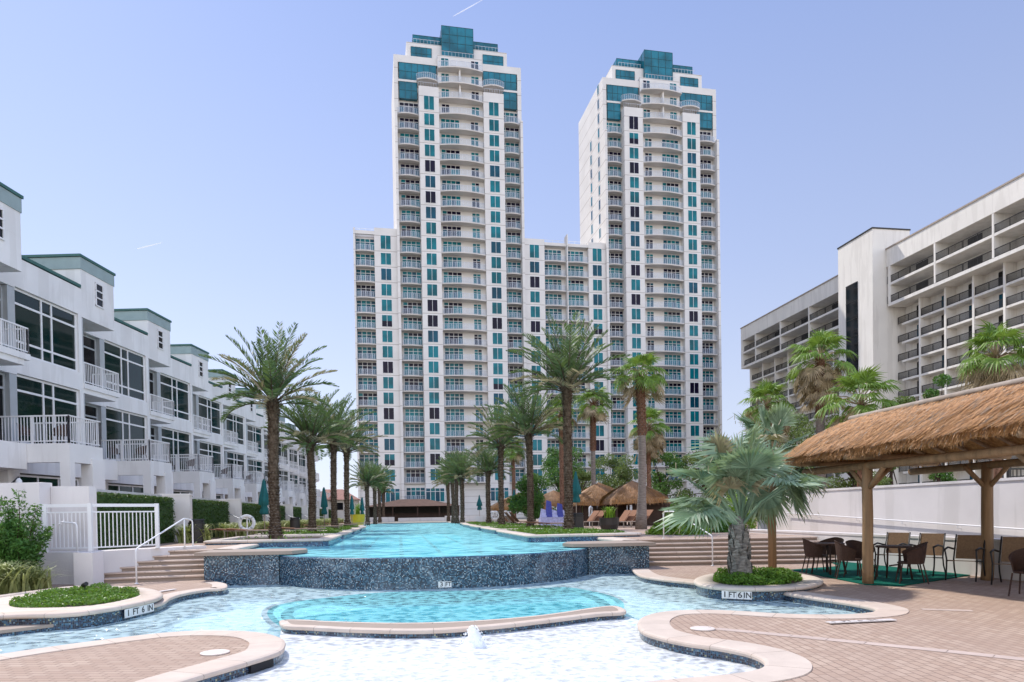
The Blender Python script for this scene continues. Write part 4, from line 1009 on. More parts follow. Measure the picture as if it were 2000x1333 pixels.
m.tube([(x, 3, zr(3)), (x, 6, zr(6)), (x, 25, zr(25))], .022, 6)
for k in range(11):
    y = 4+2.1*k; m.tube([(x, y, zr(y)), (x, y, zr(y)-.09), (x+.1, y, zr(y)-.1)], .012, 5)
tag(m.build('wall_handrail', M['white_metal']), 'thin handrail fixed along the tall white boundary wall', 'handrail')
# dune ground behind the boundary wall
m = MB(); m.box((LW+2.36, -2, -.5), (44.9, 27.0, 1.55)); struct('raised_ground', m, M['sand'])
# fence on the raised ground
def dark_fence(p, q, lab):
    root = empty('dark_fence', (p.x, p.y, 0), 0, lab, 'fence'); r_ = root.location; a = p-r_; b = q-r_
    m = MB(); m.bar(a+Vector((0,0,1.05)), b+Vector((0,0,1.05)), .05); m.bar(a+Vector((0,0,.12)), b+Vector((0,0,.12)), .04); m.build('rails', M['dark_metal'], root)
    m = MB(); vbars(m, a, b, a.z+.1, a.z+1.05, .12, .02); m.build('balusters', M['dark_metal'], root)
    L = (b-a).length; n = int(L/2)+1
    for k in range(n+1):
        t = a.lerp(b, k/n); m = MB(); m.box((t.x-.04, t.y-.04, t.z), (t.x+.04, t.y+.04, t.z+1.15)); m.build('post', M['dark_metal'], root)
dark_fence(V(13.6, 19.0, 1.55), V(17.5, 19.6, 1.55), 'dark baluster fence above the white wall at the right edge')

# ------------------------------------------------------------------ thatched shelter on the right
AX = Vector((0, 1, 0))
def sx(X, D): v = V(X, D); return v.x, v.y
pxl, pyl = sx(7.42, 14.5)           # front-left post
px2, _ = pxl+2.85, 0
shel = empty('thatched_shelter', (pxl, pyl, 0), 0, 'large open thatched shelter on log posts at the right', 'shelter')
ROWY = [pyl, pyl-4.1, pyl-8.2]
ex0, ex1, ey1, ey0 = pxl-.42, pxl+3.27+.1, pyl+2.35, pyl-9.5
rzx = (ex0+ex1)/2; ZE, ZR = 2.79, 3.68; ry1 = ey1+.12; ry0 = ey0-1
for i, y in enumerate(ROWY):
    for j, x in enumerate((pxl, pxl+2.85)):
        m = MB(); r = .105 if j == 0 else .115; rr = random.Random(i*2+j)
        m.tube([(x-pxl+rr.uniform(-.01, .01), y-pyl+rr.uniform(-.01, .01), z) for z in (0, .3, .8, 1.4, 2.0, 2.52)], [r*1.06, r*1.03, r, r*.99, r*.97, r*.98], 14)
        m.build('post', M['wood'], shel, True)
        for s1, s2 in (((0, 1)), ((0, -1)), ((1 if j == 0 else -1), 0)):
            L_ = .55
            m = MB(); m.tube([(x-pxl, y-pyl, 1.95), (x-pxl+s1*L_, y-pyl+s2*L_, 2.45)], .05, 8); m.build('brace', M['wood'], shel, True)
for x in (pxl, pxl+2.85):
    m = MB(); m.tube([(x-pxl, ey1-pyl-.1, 2.47), (x-pxl, -2, 2.475), (x-pxl, -6, 2.47), (x-pxl, ey0-pyl, 2.475)], .085, 10); m.build('beam', M['wood'], shel, True)
for y in [ey1-.3]+ROWY:
    m = MB(); m.tube([(-.5, y-pyl, 2.66), (3.4, y-pyl, 2.66)], .06, 8); m.build('beam', M['wood'], shel, True)
# rafters
k = 0
for y in [ey1-.35-.62*i for i in range(19)]:
    for s in (0, 1):
        x0 = ex0+.12 if s == 0 else ex1-.12
        yy = y; m = MB(); m.tube([(x0-pxl, y-pyl, ZE-.02), (rzx-pxl, yy-pyl, ZR-.12)], .04, 7); m.build('rafter', M['wood'], shel, True)
# thatch: thick shell and straw
sh = MB(); rs = random.Random(21)
def roofpt(side, u, v):
    """side 0 left,1 right,2 far hip; v 0 at the eave 1 at the ridge"""
    if side == 2:
        a = Vector((ex0, ey1, ZE)); b = Vector((ex1, ey1, ZE)); t = Vector((rzx, ry1, ZR)); e = a.lerp(b, u); return e.lerp(t, v)
    x = ex0 if side == 0 else ex1
    e = Vector((x, ey1+(ey0-ey1)*u, ZE)); t = Vector((rzx, ry1+(ry0-ry1)*u, ZR)); p = e.lerp(t, v); return p
def sag(p, v, sd):
    n = noise.noise(p*1.3)*.05+noise.noise(p*5)*.025; return p+Vector((0, 0, n+.10+.09*sin(pi*min(1, v*1.02))))
for side, nu in ((0, 90), (1, 90), (2, 26)):
    nv = 14; grid = []
    for i in range(nu+1):
        row = []
        for j in range(nv+1): p = sag(roofpt(side, i/nu, j/nv), j/nv, side); row.append(p-shel.location)
        grid.append(row)
    for i in range(nu):
        for j in range(nv):
            q = [grid[i][j], grid[i+1][j], grid[i+1][j+1], grid[i][j+1]]
            sh.face(q if side != 1 else q[::-1])
            q2 = [p-Vector((0, 0, .15)) for p in q]; sh.face(q2[::-1] if side != 1 else q2)
    for i in range(nu):
        a, b = grid[i][0], grid[i+1][0]; sh.face([a-Vector((0, 0, .2)), b-Vector((0, 0, .2)), b, a])
thm = sh.build('thatch', M['thatch'], shel, False)
stw = MB()
def straw(p, down, L, w, lift, m=0):
    n = down.cross(Vector((0, 0, 1))); n = n.normalized() if n.length > 1e-4 else Vector((1, 0, 0))
    up = n.cross(down); up = up if up.z > 0 else -up
    q = p+down*L+up*lift*.3+n*rs.uniform(-.25, .25)*L; p = p+up*lift
    stw.face([p-n*w, p+n*w, q+n*w*.4, q-n*w*.4], m)
for side, cnt in ((0, 30000), (1, 2500), (2, 6000)):
    for i in range(cnt):
        u = rs.random() if side != 0 else rs.random()**1.0; v = rs.random()**1.1
        if side == 0 and u > .85 and rs.random() < .5: continue
        p = sag(roofpt(side, u, v), v, side); d = (roofpt(side, u, 0)-roofpt(side, u, 1)).normalized()
        straw(p-shel.location, (d+Vector((0, rs.uniform(-.2, .2), 0))).normalized(), rs.uniform(.12, .34), rs.uniform(.005, .012), rs.uniform(.0, .06), 1 if rs.random() < .12 else 0)
for side, cnt in ((0, 7000), (1, 4500), (2, 2600)):         # ragged fringe at the eave
    for i in range(cnt):
        u = rs.random(); p = sag(roofpt(side, u, 0), 0, side)-shel.location-Vector((0, 0, rs.uniform(0, .13)))
        o_ = Vector((-1 if side == 0 else (1 if side == 1 else 0), 1 if side == 2 else 0, 0))
        d = (o_*rs.uniform(-.3, .8)+Vector((rs.uniform(-.2, .2), rs.uniform(-.2, .2), -1))).normalized()
        L = rs.uniform(.06, .18)*(1+.4*noise.noise(p*2)); n = Vector((-o_.y, o_.x, 0)); w = rs.uniform(.004, .009)
        stw.face([p-n*w, p+n*w, p+d*L+n*w*.4, p+d*L-n*w*.4], 1 if rs.random() < .1 else 0)
stw.build('straw', [M['thatch_straw'], M['boot_tip']], thm)
m = MB(); m.tube([(rzx-pxl, ry1-pyl+.15, ZR+.14), (rzx-pxl, -4, ZR+.17), (rzx-pxl, ry0-pyl, ZR+.14)], .065, 10); m.build('ridge_pole', M['wood_grey'], shel, True)

# ------------------------------------------------------------------ green mat, tables, chairs
mat = [G(1545,1114,0), G(1690,1143,0), G(1760,1146,0), Vector((LW-.02, 14.1, 0)), Vector((LW-.02, 19.6, 0)), G(1640,1107,0)]
cxm = sum(mat, Vector())/len(mat); m = MB(); m.prism([(p.x-cxm.x, p.y-cxm.y) for p in mat], .0, .016); tag(m.build('green_mat', M['carpet'], None, None, (cxm.x, cxm.y, .002)), 'green turf mat under the tables by the left post', 'mat')
def sling_chair(loc, rz, lab):
    r = empty('sling_armchair', loc, rz, lab, 'armchair', 'tan sling armchairs along the low wall')   # faces -y
    m = MB(); pts = [(-.26, -.24, .43), (-.26, .18, .40)]
    m.add([(-.25, -.26, .43), (.25, -.26, .43), (.25, .2, .40), (-.25, .2, .40), (-.25, -.26, .415), (.25, -.26, .415), (.25, .2, .385), (-.25, .2, .385)], ((0,1,2,3),(7,6,5,4),(0,4,5,1),(1,5,6,2),(2,6,7,3),(3,7,4,0))); m.build('seat', M['sling'], r)
    m = MB(); m.add([(-.25, .21, .44), (.25, .21, .44), (.25, .36, .95), (-.25, .36, .95), (-.25, .235, .44), (.25, .235, .44), (.25, .385, .95), (-.25, .385, .95)], ((0,1,2,3),(7,6,5,4),(0,4,5,1),(1,5,6,2),(2,6,7,3),(3,7,4,0))); m.build('backrest', M['sling'], r)
    for s in (-1, 1):
        m = MB(); m.tube([(s*.28, -.33, 0), (s*.28, -.27, .22), (s*.28, -.25, .44), (s*.29, -.33, .66)], .017, 6); m.build('leg', M['dark_metal'], r, True)
        m = MB(); m.tube([(s*.28, .36, 0), (s*.28, .24, .22), (s*.28, .20, .42), (s*.27, .36, .96)], .017, 6); m.build('leg', M['dark_metal'], r, True)
        m = MB(); m.tube([(s*.29, -.34, .66), (s*.30, -.1, .70), (s*.29, .15, .66), (s*.275, .27, .64)], .021, 6); m.build('armrest', M['dark_metal'], r, True)
        m = MB(); m.tube([(s*.265, -.26, .42), (s*.265, .2, .39)], .016, 6); m.build('side_rail', M['dark_metal'], r)
    return r
def tub_chair(loc, rz, lab):
    r = empty('wicker_chair', loc, rz, lab, 'wicker chair', 'brown wicker tub chairs')
    m = MB(); m.lathe([(.10, .40), (.24, .405), (.25, .43), (.22, .45)], 16, (0, -.02, 0)); m.build('seat', M['wicker'], r, True)
    m = MB(); n = 22; inner = []; 
    rows = []
    for k in range(n+1):
        a = radians(-28)+radians(236)*k/n; t = abs(2*k/n-1); h = .86-.22*t**1.5; x, y = cos(a), sin(a)
        rows.append([( .25*x, .23*y, .41), (.275*x, .255*y, .55), (.30*x, .285*y, h-.03), (.315*x, .30*y, h), (.29*x, .275*y, h), (.255*x, .235*y, .55), (.235*x, .215*y, .41)])
    for a, b in zip(rows, rows[1:]):
        for i in range(6): m.face([a[i], b[i], b[i+1], a[i+1]])
    m.face(rows[0]); m.face(rows[-1][::-1]); m.build('backrest', M['wicker'], r, False)
    for s in (-1, 1):
        m = MB(); m.tube([(s*.25, -.26, 0), (s*.21, -.20, .41)], .014, 6); m.build('leg', M['wicker'], r)
        m = MB(); m.tube([(s*.23, .27, 0), (s*.19, .18, .41)], .014, 6); m.build('leg', M['wicker'], r)
    return r
def table(loc, rz, lab, w=.36):
    r = empty('cafe_table', loc, rz, lab, 'table', 'small brown tables on the green mat')
    m = MB(); m.lathe([(w*.98, .705), (w, .715), (w, .735), (w*.98, .745)], 24); m.build('tabletop', M['wicker'], r)
    for s1 in (-1, 1):
        for s2 in (-1, 1): m = MB(); m.tube([(s1*.27, s2*.27, 0), (s1*.235, s2*.235, .3), (s1*.22, s2*.22, .71)], .022, 6); m.build('leg', M['wicker'], r, True)
    m = MB(); m.box((-.2, -.012, .30), (.2, .012, .33)); m.build('stretcher', M['wicker'], r)
    return r
Z0 = .018
sling_chair(P(1640+25, 17.3, 0)+Vector((2.6-1.2, -.2, 0)) if False else V(9.35, 17.1, Z0), radians(-62), 'tan sling armchair behind the left log post, farthest along the wall')
sling_chair(V(9.65, 16.2, Z0), radians(-62), 'tan sling armchair between the brown table and the right log post')
sling_chair(V(9.72, 14.9, Z0), radians(-58), 'tan sling armchair just left of the right log post')
sling_chair(V(10.12, 14.05, 0), radians(-58), 'tan sling armchair just right of the right log post')
table(P(1618, 16.8, Z0), .3, 'small brown table at the far left corner of the green mat')
table(P(1745, 15.2, Z0), .5, 'brown table right of the left log post')
tub_chair(P(1592, 17.0, Z0), radians(70), 'wicker tub chair at the left end of the green mat')
tub_chair(P(1622, 17.7, Z0), radians(170), 'wicker tub chair standing behind the far left table')
tub_chair(P(1657, 15.6, Z0), radians(60), 'wicker tub chair facing the table, left of the log post')
tub_chair(P(1680, 15.9, Z0), radians(110), 'wicker tub chair half hidden by the left log post')
tub_chair(P(1780, 14.45, Z0), radians(-120), 'wicker tub chair in front of the brown table, nearest the camera')
tub_chair(P(2012, 12.2, 0), radians(-60), 'wicker tub chair cut off by the right edge of the picture')
# ------------------------------------------------------------------ palms
def frond(mb, base, az, el, L, droop, rnd, pairs=42, ll=.42, w=.017, m=0, mr=1, wind=(0, 0)):
    """a feather leaf: rachis that bends down, leaflets in a shallow v"""
    d = Vector((cos(az)*cos(el), sin(az)*cos(el), sin(el))); p = Vector(base); side = Vector((-sin(az), cos(az), 0)); pts = []
    n = 12; st = L/n; cur = el; azc = az
    for i in range(n+1):
        pts.append((p.copy(), d.copy())); cur -= droop/n*(.5+1.1*i/n); azc += rnd.uniform(-.02, .02)
        d = Vector((cos(azc)*cos(cur), sin(azc)*cos(cur), sin(cur))); d = (d+Vector((wind[0], wind[1], 0))*(i/n)*.16).normalized(); p = p+d*st
    mb.tube([q[0] for q in pts[::3]], [.028, .020, .013, .008, .004], 4, mr, False)
    for k in range(pairs):
        t = .16+.84*k/pairs; f = t*n; i = min(n-1, int(f)); u = f-i
        q = pts[i][0].lerp(pts[i+1][0], u); dd = pts[i][1].lerp(pts[i+1][1], u).normalized()
        s = dd.cross(Vector((0, 0, 1))); s = s.normalized() if s.length > .05 else side; up = s.cross(dd)
        l = ll*(sin(pi*min(1, .12+t*.86))**.6)*rnd.uniform(.85, 1.1)
        for sg in (-1, 1):
            v = (dd*rnd.uniform(.75, 1.0)+s*sg*rnd.uniform(.65, .9)+up*rnd.uniform(.15, .5)).normalized(); e = q+v*l+Vector((0, 0, -l*l*.3)); nn = v.cross(up).normalized()*w if rnd.random() < .5 else up*w
            mid = q.lerp(e, .45)
            mb.face([q-nn*.5, mid-nn, e, mid+nn], m)
def date_crown(L, seed, n=46, wind=(1, 0)):
    rnd = random.Random(seed); mb = MB()
    for i in range(n):
        f = i/n; el = radians(87-72*f**1.0+rnd.uniform(-9, 9)); az = i*2.39996+rnd.uniform(-.3, .3)
        LL = L*(.78+.28*sin(pi*min(1, f+.2)))*rnd.uniform(.9, 1.08)
        frond(mb, (cos(az)*.10, sin(az)*.10, .1-.28*f), az, el, LL, radians(22+38*f+rnd.uniform(-8, 14)), rnd, ll=L*.19, w=.024, wind=wind, m=2 if rnd.random() < .09+.12*f else 0)
    mb.lathe([(.12, -.5), (.20, -.2), (.16, .15), (.05, .4)], 10, (0, 0, 0), 1)
    return mb
def date_trunk(h, r, seed, near=True):
    rnd = random.Random(seed); mb = MB(); n = 14; w0 = rnd.uniform(-.05, .05); w1 = rnd.uniform(-.05, .05)
    cx = lambda z: w0*sin(z*.8); cy = lambda z: w1*sin(z*.9)
    prof = lambda t: r*(1.28-.38*min(1, t*9)+(.02*sin(t*20))+.12*max(0, (t-.82)/.18))
    mb.tube([(cx(h*i/n), cy(h*i/n), h*i/n) for i in range(n+1)], [prof(i/n)*.93 for i in range(n+1)], 16, 0)
    dz = .11 if near else .17; k = 0; z = .05; per = 11 if near else 8
    while z < h+.05:                              # overlapping cut leaf bases
        t = min(1, z/h); rr = prof(t)
        for j in range(per):
            a = 2*pi*(j+.5*(k % 2))/per+k*.11+rnd.uniform(-.06, .06); up = Vector((0, 0, 1)); o = Vector((cos(a), sin(a), 0)); s = Vector((-sin(a), cos(a), 0))
            c = Vector((cx(z), cy(z), z))+o*rr*.9; ww = rr*2*pi/per*.40; le = rnd.uniform(.03, .075)*(1+1.6*max(0, (t-.85)/.15)); hh = dz*rnd.uniform(.8, 1.3)
            tip = c+o*le+up*hh*.8
            b1, b2, b3 = c-s*ww-up*hh*.2, c+s*ww-up*hh*.2, c-up*hh*1.0
            t1, t2 = tip-s*ww*.7, tip+s*ww*.7
            mb.face([b3, b2, t2, t1, b1], 0); mb.face([t1, t2, c+s*ww*.8+up*hh*.9, c-s*ww*.8+up*hh*.9], 1)
        z += dz; k += 1
    return mb
DC = [date_crown(3.0, s, 46, (cos(-TH)*1.0, sin(-TH)*1.0)).mesh('crown', [M['date_leaf'], M['boot'], M['date_dry']]) for s in (1, 2, 3)]
def date_palm(px, D, z0, ytop, r, lab, seed, sc=1.0, near=True, lean=0.0):
    loc = P(px, D, z0); hz = 1003.0-(px-1000)*.0157; h = EYE+(hz-ytop)*D/FPX-z0
    root = empty('date_palm', loc, 0, lab, 'palm tree', 'feather palms beside the pool')
    date_trunk(h, r, seed, near).build('trunk', [M['boot'], M['boot_tip']], root)
    c = mesh_obj('crown', DC[seed % 3], root, (0, 0, h+.05), seed*1.7); c.scale = (sc, sc, sc); return root
date_palm(538, 26.0, .8, 786, .215, 'large date palm in front of the left hedges, nearest on the left side', 1, .90)
date_palm(609, 33.1, .8, 868, .19, 'second date palm on the left side of the pool', 2, .88)
date_palm(654, 40.2, .8, 866, .185, 'third date palm on the left side, slightly taller than its neighbours', 4, .92)
date_palm(679, 47.6, .8, 883, .185, 'fourth date palm on the left side, reaching in front of the tower', 3, .95, False)
date_palm(1111, 29.5, .8, 762, .20, 'tallest date palm at the right side of the pool in front of the tower', 5, .98)
date_palm(1036, 36.7, .8, 850, .19, 'second date palm on the right side, left of the tallest one', 6, .92)
date_palm(980, 44.0, .8, 873, .185, 'third date palm on the right side of the pool', 7, .9, False)
date_palm(955, 51.0, .8, 925, .18, 'short date palm left of the third right palm', 8, .8, False)
for i, (px, D, yt) in enumerate(((718, 66, 948), (733, 74, 950), (742, 82, 948), (750, 96, 962))):
    date_palm(px, D, ZU, yt, .20, 'small distant palm left of the pool bar, %s from the left' % ordn[i].replace('nearest', 'first'), 10+i, .82 if i < 3 else .62, False)
for i, (px, D, yt) in enumerate(((903, 62, 935), (893, 69, 930), (885, 76, 938), (876, 84, 945))):
    date_palm(px, D, ZU, yt, .20, 'small distant palm right of the pool bar, %s from the right' % ordn[i].replace('nearest', 'first'), 20+i, .85, False)

def fan(mb, base, d, up, R, nb, rnd, spread=2.4, m=0, fold=.25, tipdroop=.25, w=None):
    """a fan blade: narrow segments radiating from base; d outward axis, up the upper side"""
    s = d.cross(up).normalized(); up = s.cross(d).normalized(); w = w or R*spread/nb*.5
    for k in range(nb):
        a = -spread+2*spread*(k+.5)/nb; l = R*(.78+.22*cos(a))*rnd.uniform(.9, 1.05)
        v = (d*cos(a)+s*sin(a)).normalized(); c = v.cross(up).normalized()
        p1 = base+v*l*.55+up*fold*l*.25*abs(sin(a*1.0)); e = base+v*l+up*(fold*l*.2-tipdroop*l*rnd.uniform(.6, 1.4))-Vector((0, 0, tipdroop*l*rnd.uniform(.1, .7)))
        ww = w*rnd.uniform(.85, 1.1); ed = up*ww*.5*(1 if k % 2 else -1)
        mb.face([base, p1-c*ww+ed, e, p1+c*ww-ed], m)
def fan_crown(n, R, pl, seed, dead=.3, mats=3, up0=80, lowest=-50, nb=26, tipd=.3, wind=0.0):
    rnd = random.Random(seed); mb = MB()
    for i in range(n):
        f = i/n; el = radians(up0+(lowest-up0)*f+rnd.uniform(-12, 12)); az = i*2.39996+rnd.uniform(-.4, .4)
        dd = Vector((cos(az)*cos(el), sin(az)*cos(el), sin(el))); dd = (dd+Vector((wind, 0, 0))).normalized()
        L = pl*rnd.uniform(.75, 1.15); e = dd*L+Vector((0, 0, -L*.18)); mb.tube([(0, 0, -.1*f), dd*L*.5+Vector((0, 0, .03)), e], [.028, .02, .012], 4, 1, False)
        d2 = (dd+Vector((0, 0, -.45-.5*f))).normalized(); upv = (Vector((0, 0, 1))+dd*-.3); 
        if abs(d2.dot(upv.normalized())) > .95: upv = Vector((-cos(az), -sin(az), .2))
        fan(mb, e, d2, upv, R*rnd.uniform(.85, 1.1), nb, rnd, 2.0, 2 if f > 1-dead else 0, .3, tipd)
    return mb
def skirt(h, r, seed, n=70):
    rnd = random.Random(seed); mb = MB()
    for i in range(n):
        a = rnd.uniform(0, 6.28); z = -h*rnd.random(); o = Vector((cos(a), sin(a), 0)); s = Vector((-sin(a), cos(a), 0)); b = Vector((0, 0, z))+o*r*.4
        fan(mb, b+o*r*rnd.uniform(.3, .9)-Vector((0, 0, .1)), (o*.45-Vector((0, 0, 1))).normalized(), o, rnd.uniform(.4, .75), 9, rnd, .7, 0, .1, .05)
    return mb
FC = [fan_crown(30, .80, .95, s, .22).mesh('crown', [M['fan_leaf'], M['fan_dry'], M['fan_dry']]) for s in (31, 32)]
FCd = [fan_crown(38, .85, 1.05, s, .42, lowest=-75).mesh('crown', [M['fan_leaf'], M['fan_dry'], M['fan_dry']]) for s in (33, 34)]
SK = skirt(1.9, .75, 5).mesh('dead_skirt', M['fan_dry'])
def fan_palm(px, D, z0, yc, r, lab, seed, sc=1.0, kind='w', sk=False, grp='tall fan palms'):
    loc = P(px, D, z0); hz = 1003.0-(px-1000)*.0157; h = EYE+(hz-yc)*D/FPX-z0; root = empty('fan_palm', loc, 0, lab, 'palm tree', grp); rnd = random.Random(seed)
    mb = MB(); n = 10; w = rnd.uniform(-.12, .12); pts = [(w*sin(i/n*3), 0, h*i/n) for i in range(n+1)]
    mb.tube(pts, [r*(1.5-.5*min(1, i/n*4)-.12*i/n) for i in range(n+1)], 12, 0); mb.smooth = True
    tk = mb.build('trunk', M['smooth_trunk'] if kind == 'w' else M['red_trunk'], root)
    if kind == 'w':                            # rough brown fibre under the crown
        b = MB(); k = 0; z = h*.62
        while z < h+.05:
            for j in range(7):
                a = j*2*pi/7+k*.45; o = Vector((cos(a), sin(a), 0)); s = Vector((-sin(a), cos(a), 0)); t = z/h; c = Vector((w*sin(t*3), 0, z))+o*r*.85
                b.face([c-s*.09*r/.2-Vector((0,0,.09)), c+s*.09*r/.2-Vector((0,0,.09)), c+o*.09+s*.05+Vector((0,0,.10)), c+o*.09-s*.05+Vector((0,0,.10))])
            z += .11; k += 1
        b.build('leaf_bases', M['red_trunk'], tk)
    c = mesh_obj('crown', (FCd if sk else FC)[seed % 2], root, (pts[-1][0], 0, h), seed); c.scale = (sc, sc, sc)
    if sk: mesh_obj('dead_skirt', SK, root, (pts[-1][0], 0, h-.2), seed).scale = (sc, sc, sc)
    return root
fan_palm(1252, 34.0, ZU, 735, .20, 'tall fan palm with a thick grey foot, behind the silver palm', 2, 1.0)
fan_palm(1162, 46.0, ZU, 790, .16, 'slender fan palm right of the tallest date palm', 3, .95)
fan_palm(1270, 56.0, ZU, 835, .20, 'shorter shaggy fan palm right of the tall fan palm', 4, 1.15, 'r', True)
fan_palm(1098, 46.0, ZU, 810, .17, 'reddish trunked palm directly behind the tallest date palm', 5, .9, 'r')
fan_palm(1003, 60.0, ZU, 880, .18, 'reddish palm between the second and third right date palms', 6, .9, 'r')
fan_palm(1605, 44.0, 1.5, 705, .27, 'tall shaggy fan palm in front of the hotel stair tower', 7, 1.35, 'w', True)
fan_palm(1684, 38.0, 1.5, 790, .20, 'shaggy fan palm rising behind the left part of the thatched roof', 8, 1.35, 'r', True)
fan_palm(1948, 30.0, 1.5, 700, .18, 'fan palm rising above the thatched roof near the right edge', 9, 1.05, 'r', True)
fan_palm(1500, 46.0, ZU, 795, .18, 'fan palm behind the silver palm, left of the hotel', 10, 1.2, 'r', True)
# the smooth brown-stemmed palm beside the shelter and the silver palm
def bismarck(loc, lab, h, r, n, R, pl, seed, tr='bis_trunk', wind=.0, up0=86, low=-55, sc=1.0):
    root = empty('silver_fan_palm', loc, 0, lab, 'palm tree', None); rnd = random.Random(seed); mb = MB()
    if tr == 'bis_trunk':
        mb.tube([(0, 0, 0), (.0, 0, .12), (-.02, 0, .35), (-.04, 0, .6), (-.05, 0, .85), (-.06, 0, h)], [r*1.35, r*1.2, r*1.0, r*.85, r*.72, r*.6], 18, 0)
        for k in range(20):                    # split grey leaf bases hugging the stem
            z = .22+.045*k; a = k*2.4; o = Vector((cos(a), sin(a), 0)); s = Vector((-sin(a), cos(a), 0)); c = Vector((-.04, 0, z))+o*r*(1.0-z*.28); 
            for sg in (-1, 1):
                mb.face([c+s*sg*.02-Vector((0,0,.16)), c+s*sg*.17-Vector((0,0,.10)), c+s*sg*.13+o*.04+Vector((0,0,.12)), c+s*sg*.02+o*.07+Vector((0,0,.20))], 0)
    else: mb.tube([(0, 0, 0), (0, 0, h*.5), (0, 0, h)], [r*1.1, r, r*.95], 14, 0)
    mb.smooth = tr != 'bis_trunk'; mb.build('trunk', M[tr], root)
    c = MB()
    for i in range(n):
        f = i/n; el = radians(up0+(low-up0)*f**.9+rnd.uniform(-14, 14)); az = i*2.39996+rnd.uniform(-.5, .5)
        dd = Vector((cos(az)*cos(el), sin(az)*cos(el), sin(el))); dd = (dd+Vector((wind*cos(-TH), wind*sin(-TH), 0))).normalized(); L = pl*rnd.uniform(.65, 1.3)
        e = dd*L-Vector((0, 0, .12*L*f)); b0_ = Vector((0, 0, h-.1-.15*f)); c.tube([b0_, b0_+dd*L*.5+Vector((0, 0, .04)), b0_+e], [.042, .028, .016], 5, 1, False)
        d2 = (dd+Vector((0, 0, -.06-.68*f))).normalized(); upv = Vector((0, 0, 1))-dd*.4 if el < 1.0 else Vector((-cos(az), -sin(az), .3))
        dry = rnd.random() < .14; fan(c, b0_+e, d2, upv, R*(rnd.uniform(.75, 1.15) if not dry else rnd.uniform(.45, .65)), 40 if not dry else 22, rnd, rnd.uniform(1.3, 2.3), 2 if dry else 0, rnd.uniform(.3, .9), rnd.choice((.08, .15, .25, .5)), R*.042)
        for q in range(3):             # torn hanging threads at the blade ends
            a_ = b0_+e+(d2+Vector((rnd.uniform(-.5, .5), rnd.uniform(-.5, .5), rnd.uniform(-.3, .3)))).normalized()*R*rnd.uniform(.7, .95); c.bar(a_, a_+Vector((rnd.uniform(-.12, .12), rnd.uniform(-.12, .12), -rnd.uniform(.06, .2))), .012, .006, 2)
    c.build('crown', [M['silver_leaf'], M['silver_leaf'], M['date_dry']], root); return root
bismarck(P(1447, 14.9, .06), 'silver fan palm with a squat grey trunk in the round stone planter', 1.40, .205, 26, .95, 1.25, 23, wind=-.16, up0=89, low=16)
bismarck(P(1508, 18.3, 0), 'smooth brown stemmed fan palm with drooping leaves beside the thatched shelter', 3.05, .10, 24, .85, .80, 9, 'wood', wind=.15, up0=84, low=-65)

# ------------------------------------------------------------------ ground cover, shrubs
def cover(poly_pts, z, h, n, seed, mat, sz=.06, name='ground_cover', lab='', soil=True, kind=None):
    xs = [p.x for p in poly_pts]; ys = [p.y for p in poly_pts]; c = Vector((sum(xs)/len(xs), sum(ys)/len(ys), z)); rnd = random.Random(seed); mb = MB()
    def inside(x, y):
        r = False; j = len(poly_pts)-1
        for i in range(len(poly_pts)):
            if (ys[i] > y) != (ys[j] > y) and x < (xs[j]-xs[i])*(y-ys[i])/(ys[j]-ys[i])+xs[i]: r = not r
            j = i
        return r
    pts = []
    while len(pts) < n:
        x = rnd.uniform(min(xs), max(xs)); y = rnd.uniform(min(ys), max(ys))
        if inside(x, y):
            hh = h*(.35+.65*max(0, .5+noise.noise(Vector((x*2.1, y*2.1, seed))))); pts.append(Vector((x-c.x, y-c.y, rnd.random()**.6*hh)))
    leafquads(mb, pts, sz, rnd, .9)
    o = mb.build(name, mat, None, None, c); return tag(o, lab, 'ground cover', None, 'stuff')
def ring(pts, d):
    s = 1 if ccw(pts) else -1; return offs(pts, d*s, True)
# left planter
LPo = cr_([G(x, y, .12) for x, y in ((-160,1222),(0,1202),(150,1196),(268,1177),(313,1163),(300,1152),(250,1146),(150,1145),(50,1156),(-60,1171),(-200,1185))], 4, True)
pl = empty('planter', (LPo[0].x, LPo[0].y, 0), 0, 'low kidney shaped stone planter with dark mosaic sides, left', 'planter')
sgn = 1 if ccw(LPo) else -1
rel(round_coping(LPo, sgn, .34, .125, .075, .04, True), pl).build('coping', M['coping'], pl, True)
rel(band(offs(LPo, -.0*sgn, True), -.6, .05, True), pl).build('tile_side', M['mosaic'], pl)
inn = cr_([G(x, y, .08) for x, y in ((18,1187),(60,1192),(180,1187),(262,1171),(270,1162),(235,1154),(170,1151),(90,1161),(40,1174))], 4, True); m = MB(); m.prism([(p.x-pl.location.x, p.y-pl.location.y) for p in inn], -.3, .08); m.build('soil', M['soil'], pl)
m = MB(); s9 = ring(LPo, .30); inner9 = inn; loops = [[Vector((p.x, p.y, 0)) for p in s9], [Vector((p.x, p.y, 0)) for p in inner9]]; tri = tessellate_polygon(loops); ap = loops[0]+loops[1]; m.v = [(p.x-pl.location.x, p.y-pl.location.y, .118) for p in ap]; m.f = [tuple(t) for t in tri]; m.m = [0]*len(tri); m.build('coping_top', M['coping_flat'], pl)
cover(inn, .08, .15, 9000, 3, M['cover_leaf'], .055, lab='bright green ground cover filling the kidney shaped planter at left')
RPo = cr_([G(x, y, .11) for x, y in ((1362,1137),(1384,1143),(1430,1147),(1490,1148),(1560,1145),(1595,1139),(1602,1131),(1575,1123),(1520,1118),(1440,1117),(1385,1122),(1362,1130))], 4, True)
pl = empty('planter', (RPo[0].x, RPo[0].y, 0), 0, 'round stone planter with dark mosaic side carrying the silver palm', 'planter'); sgn = 1 if ccw(RPo) else -1
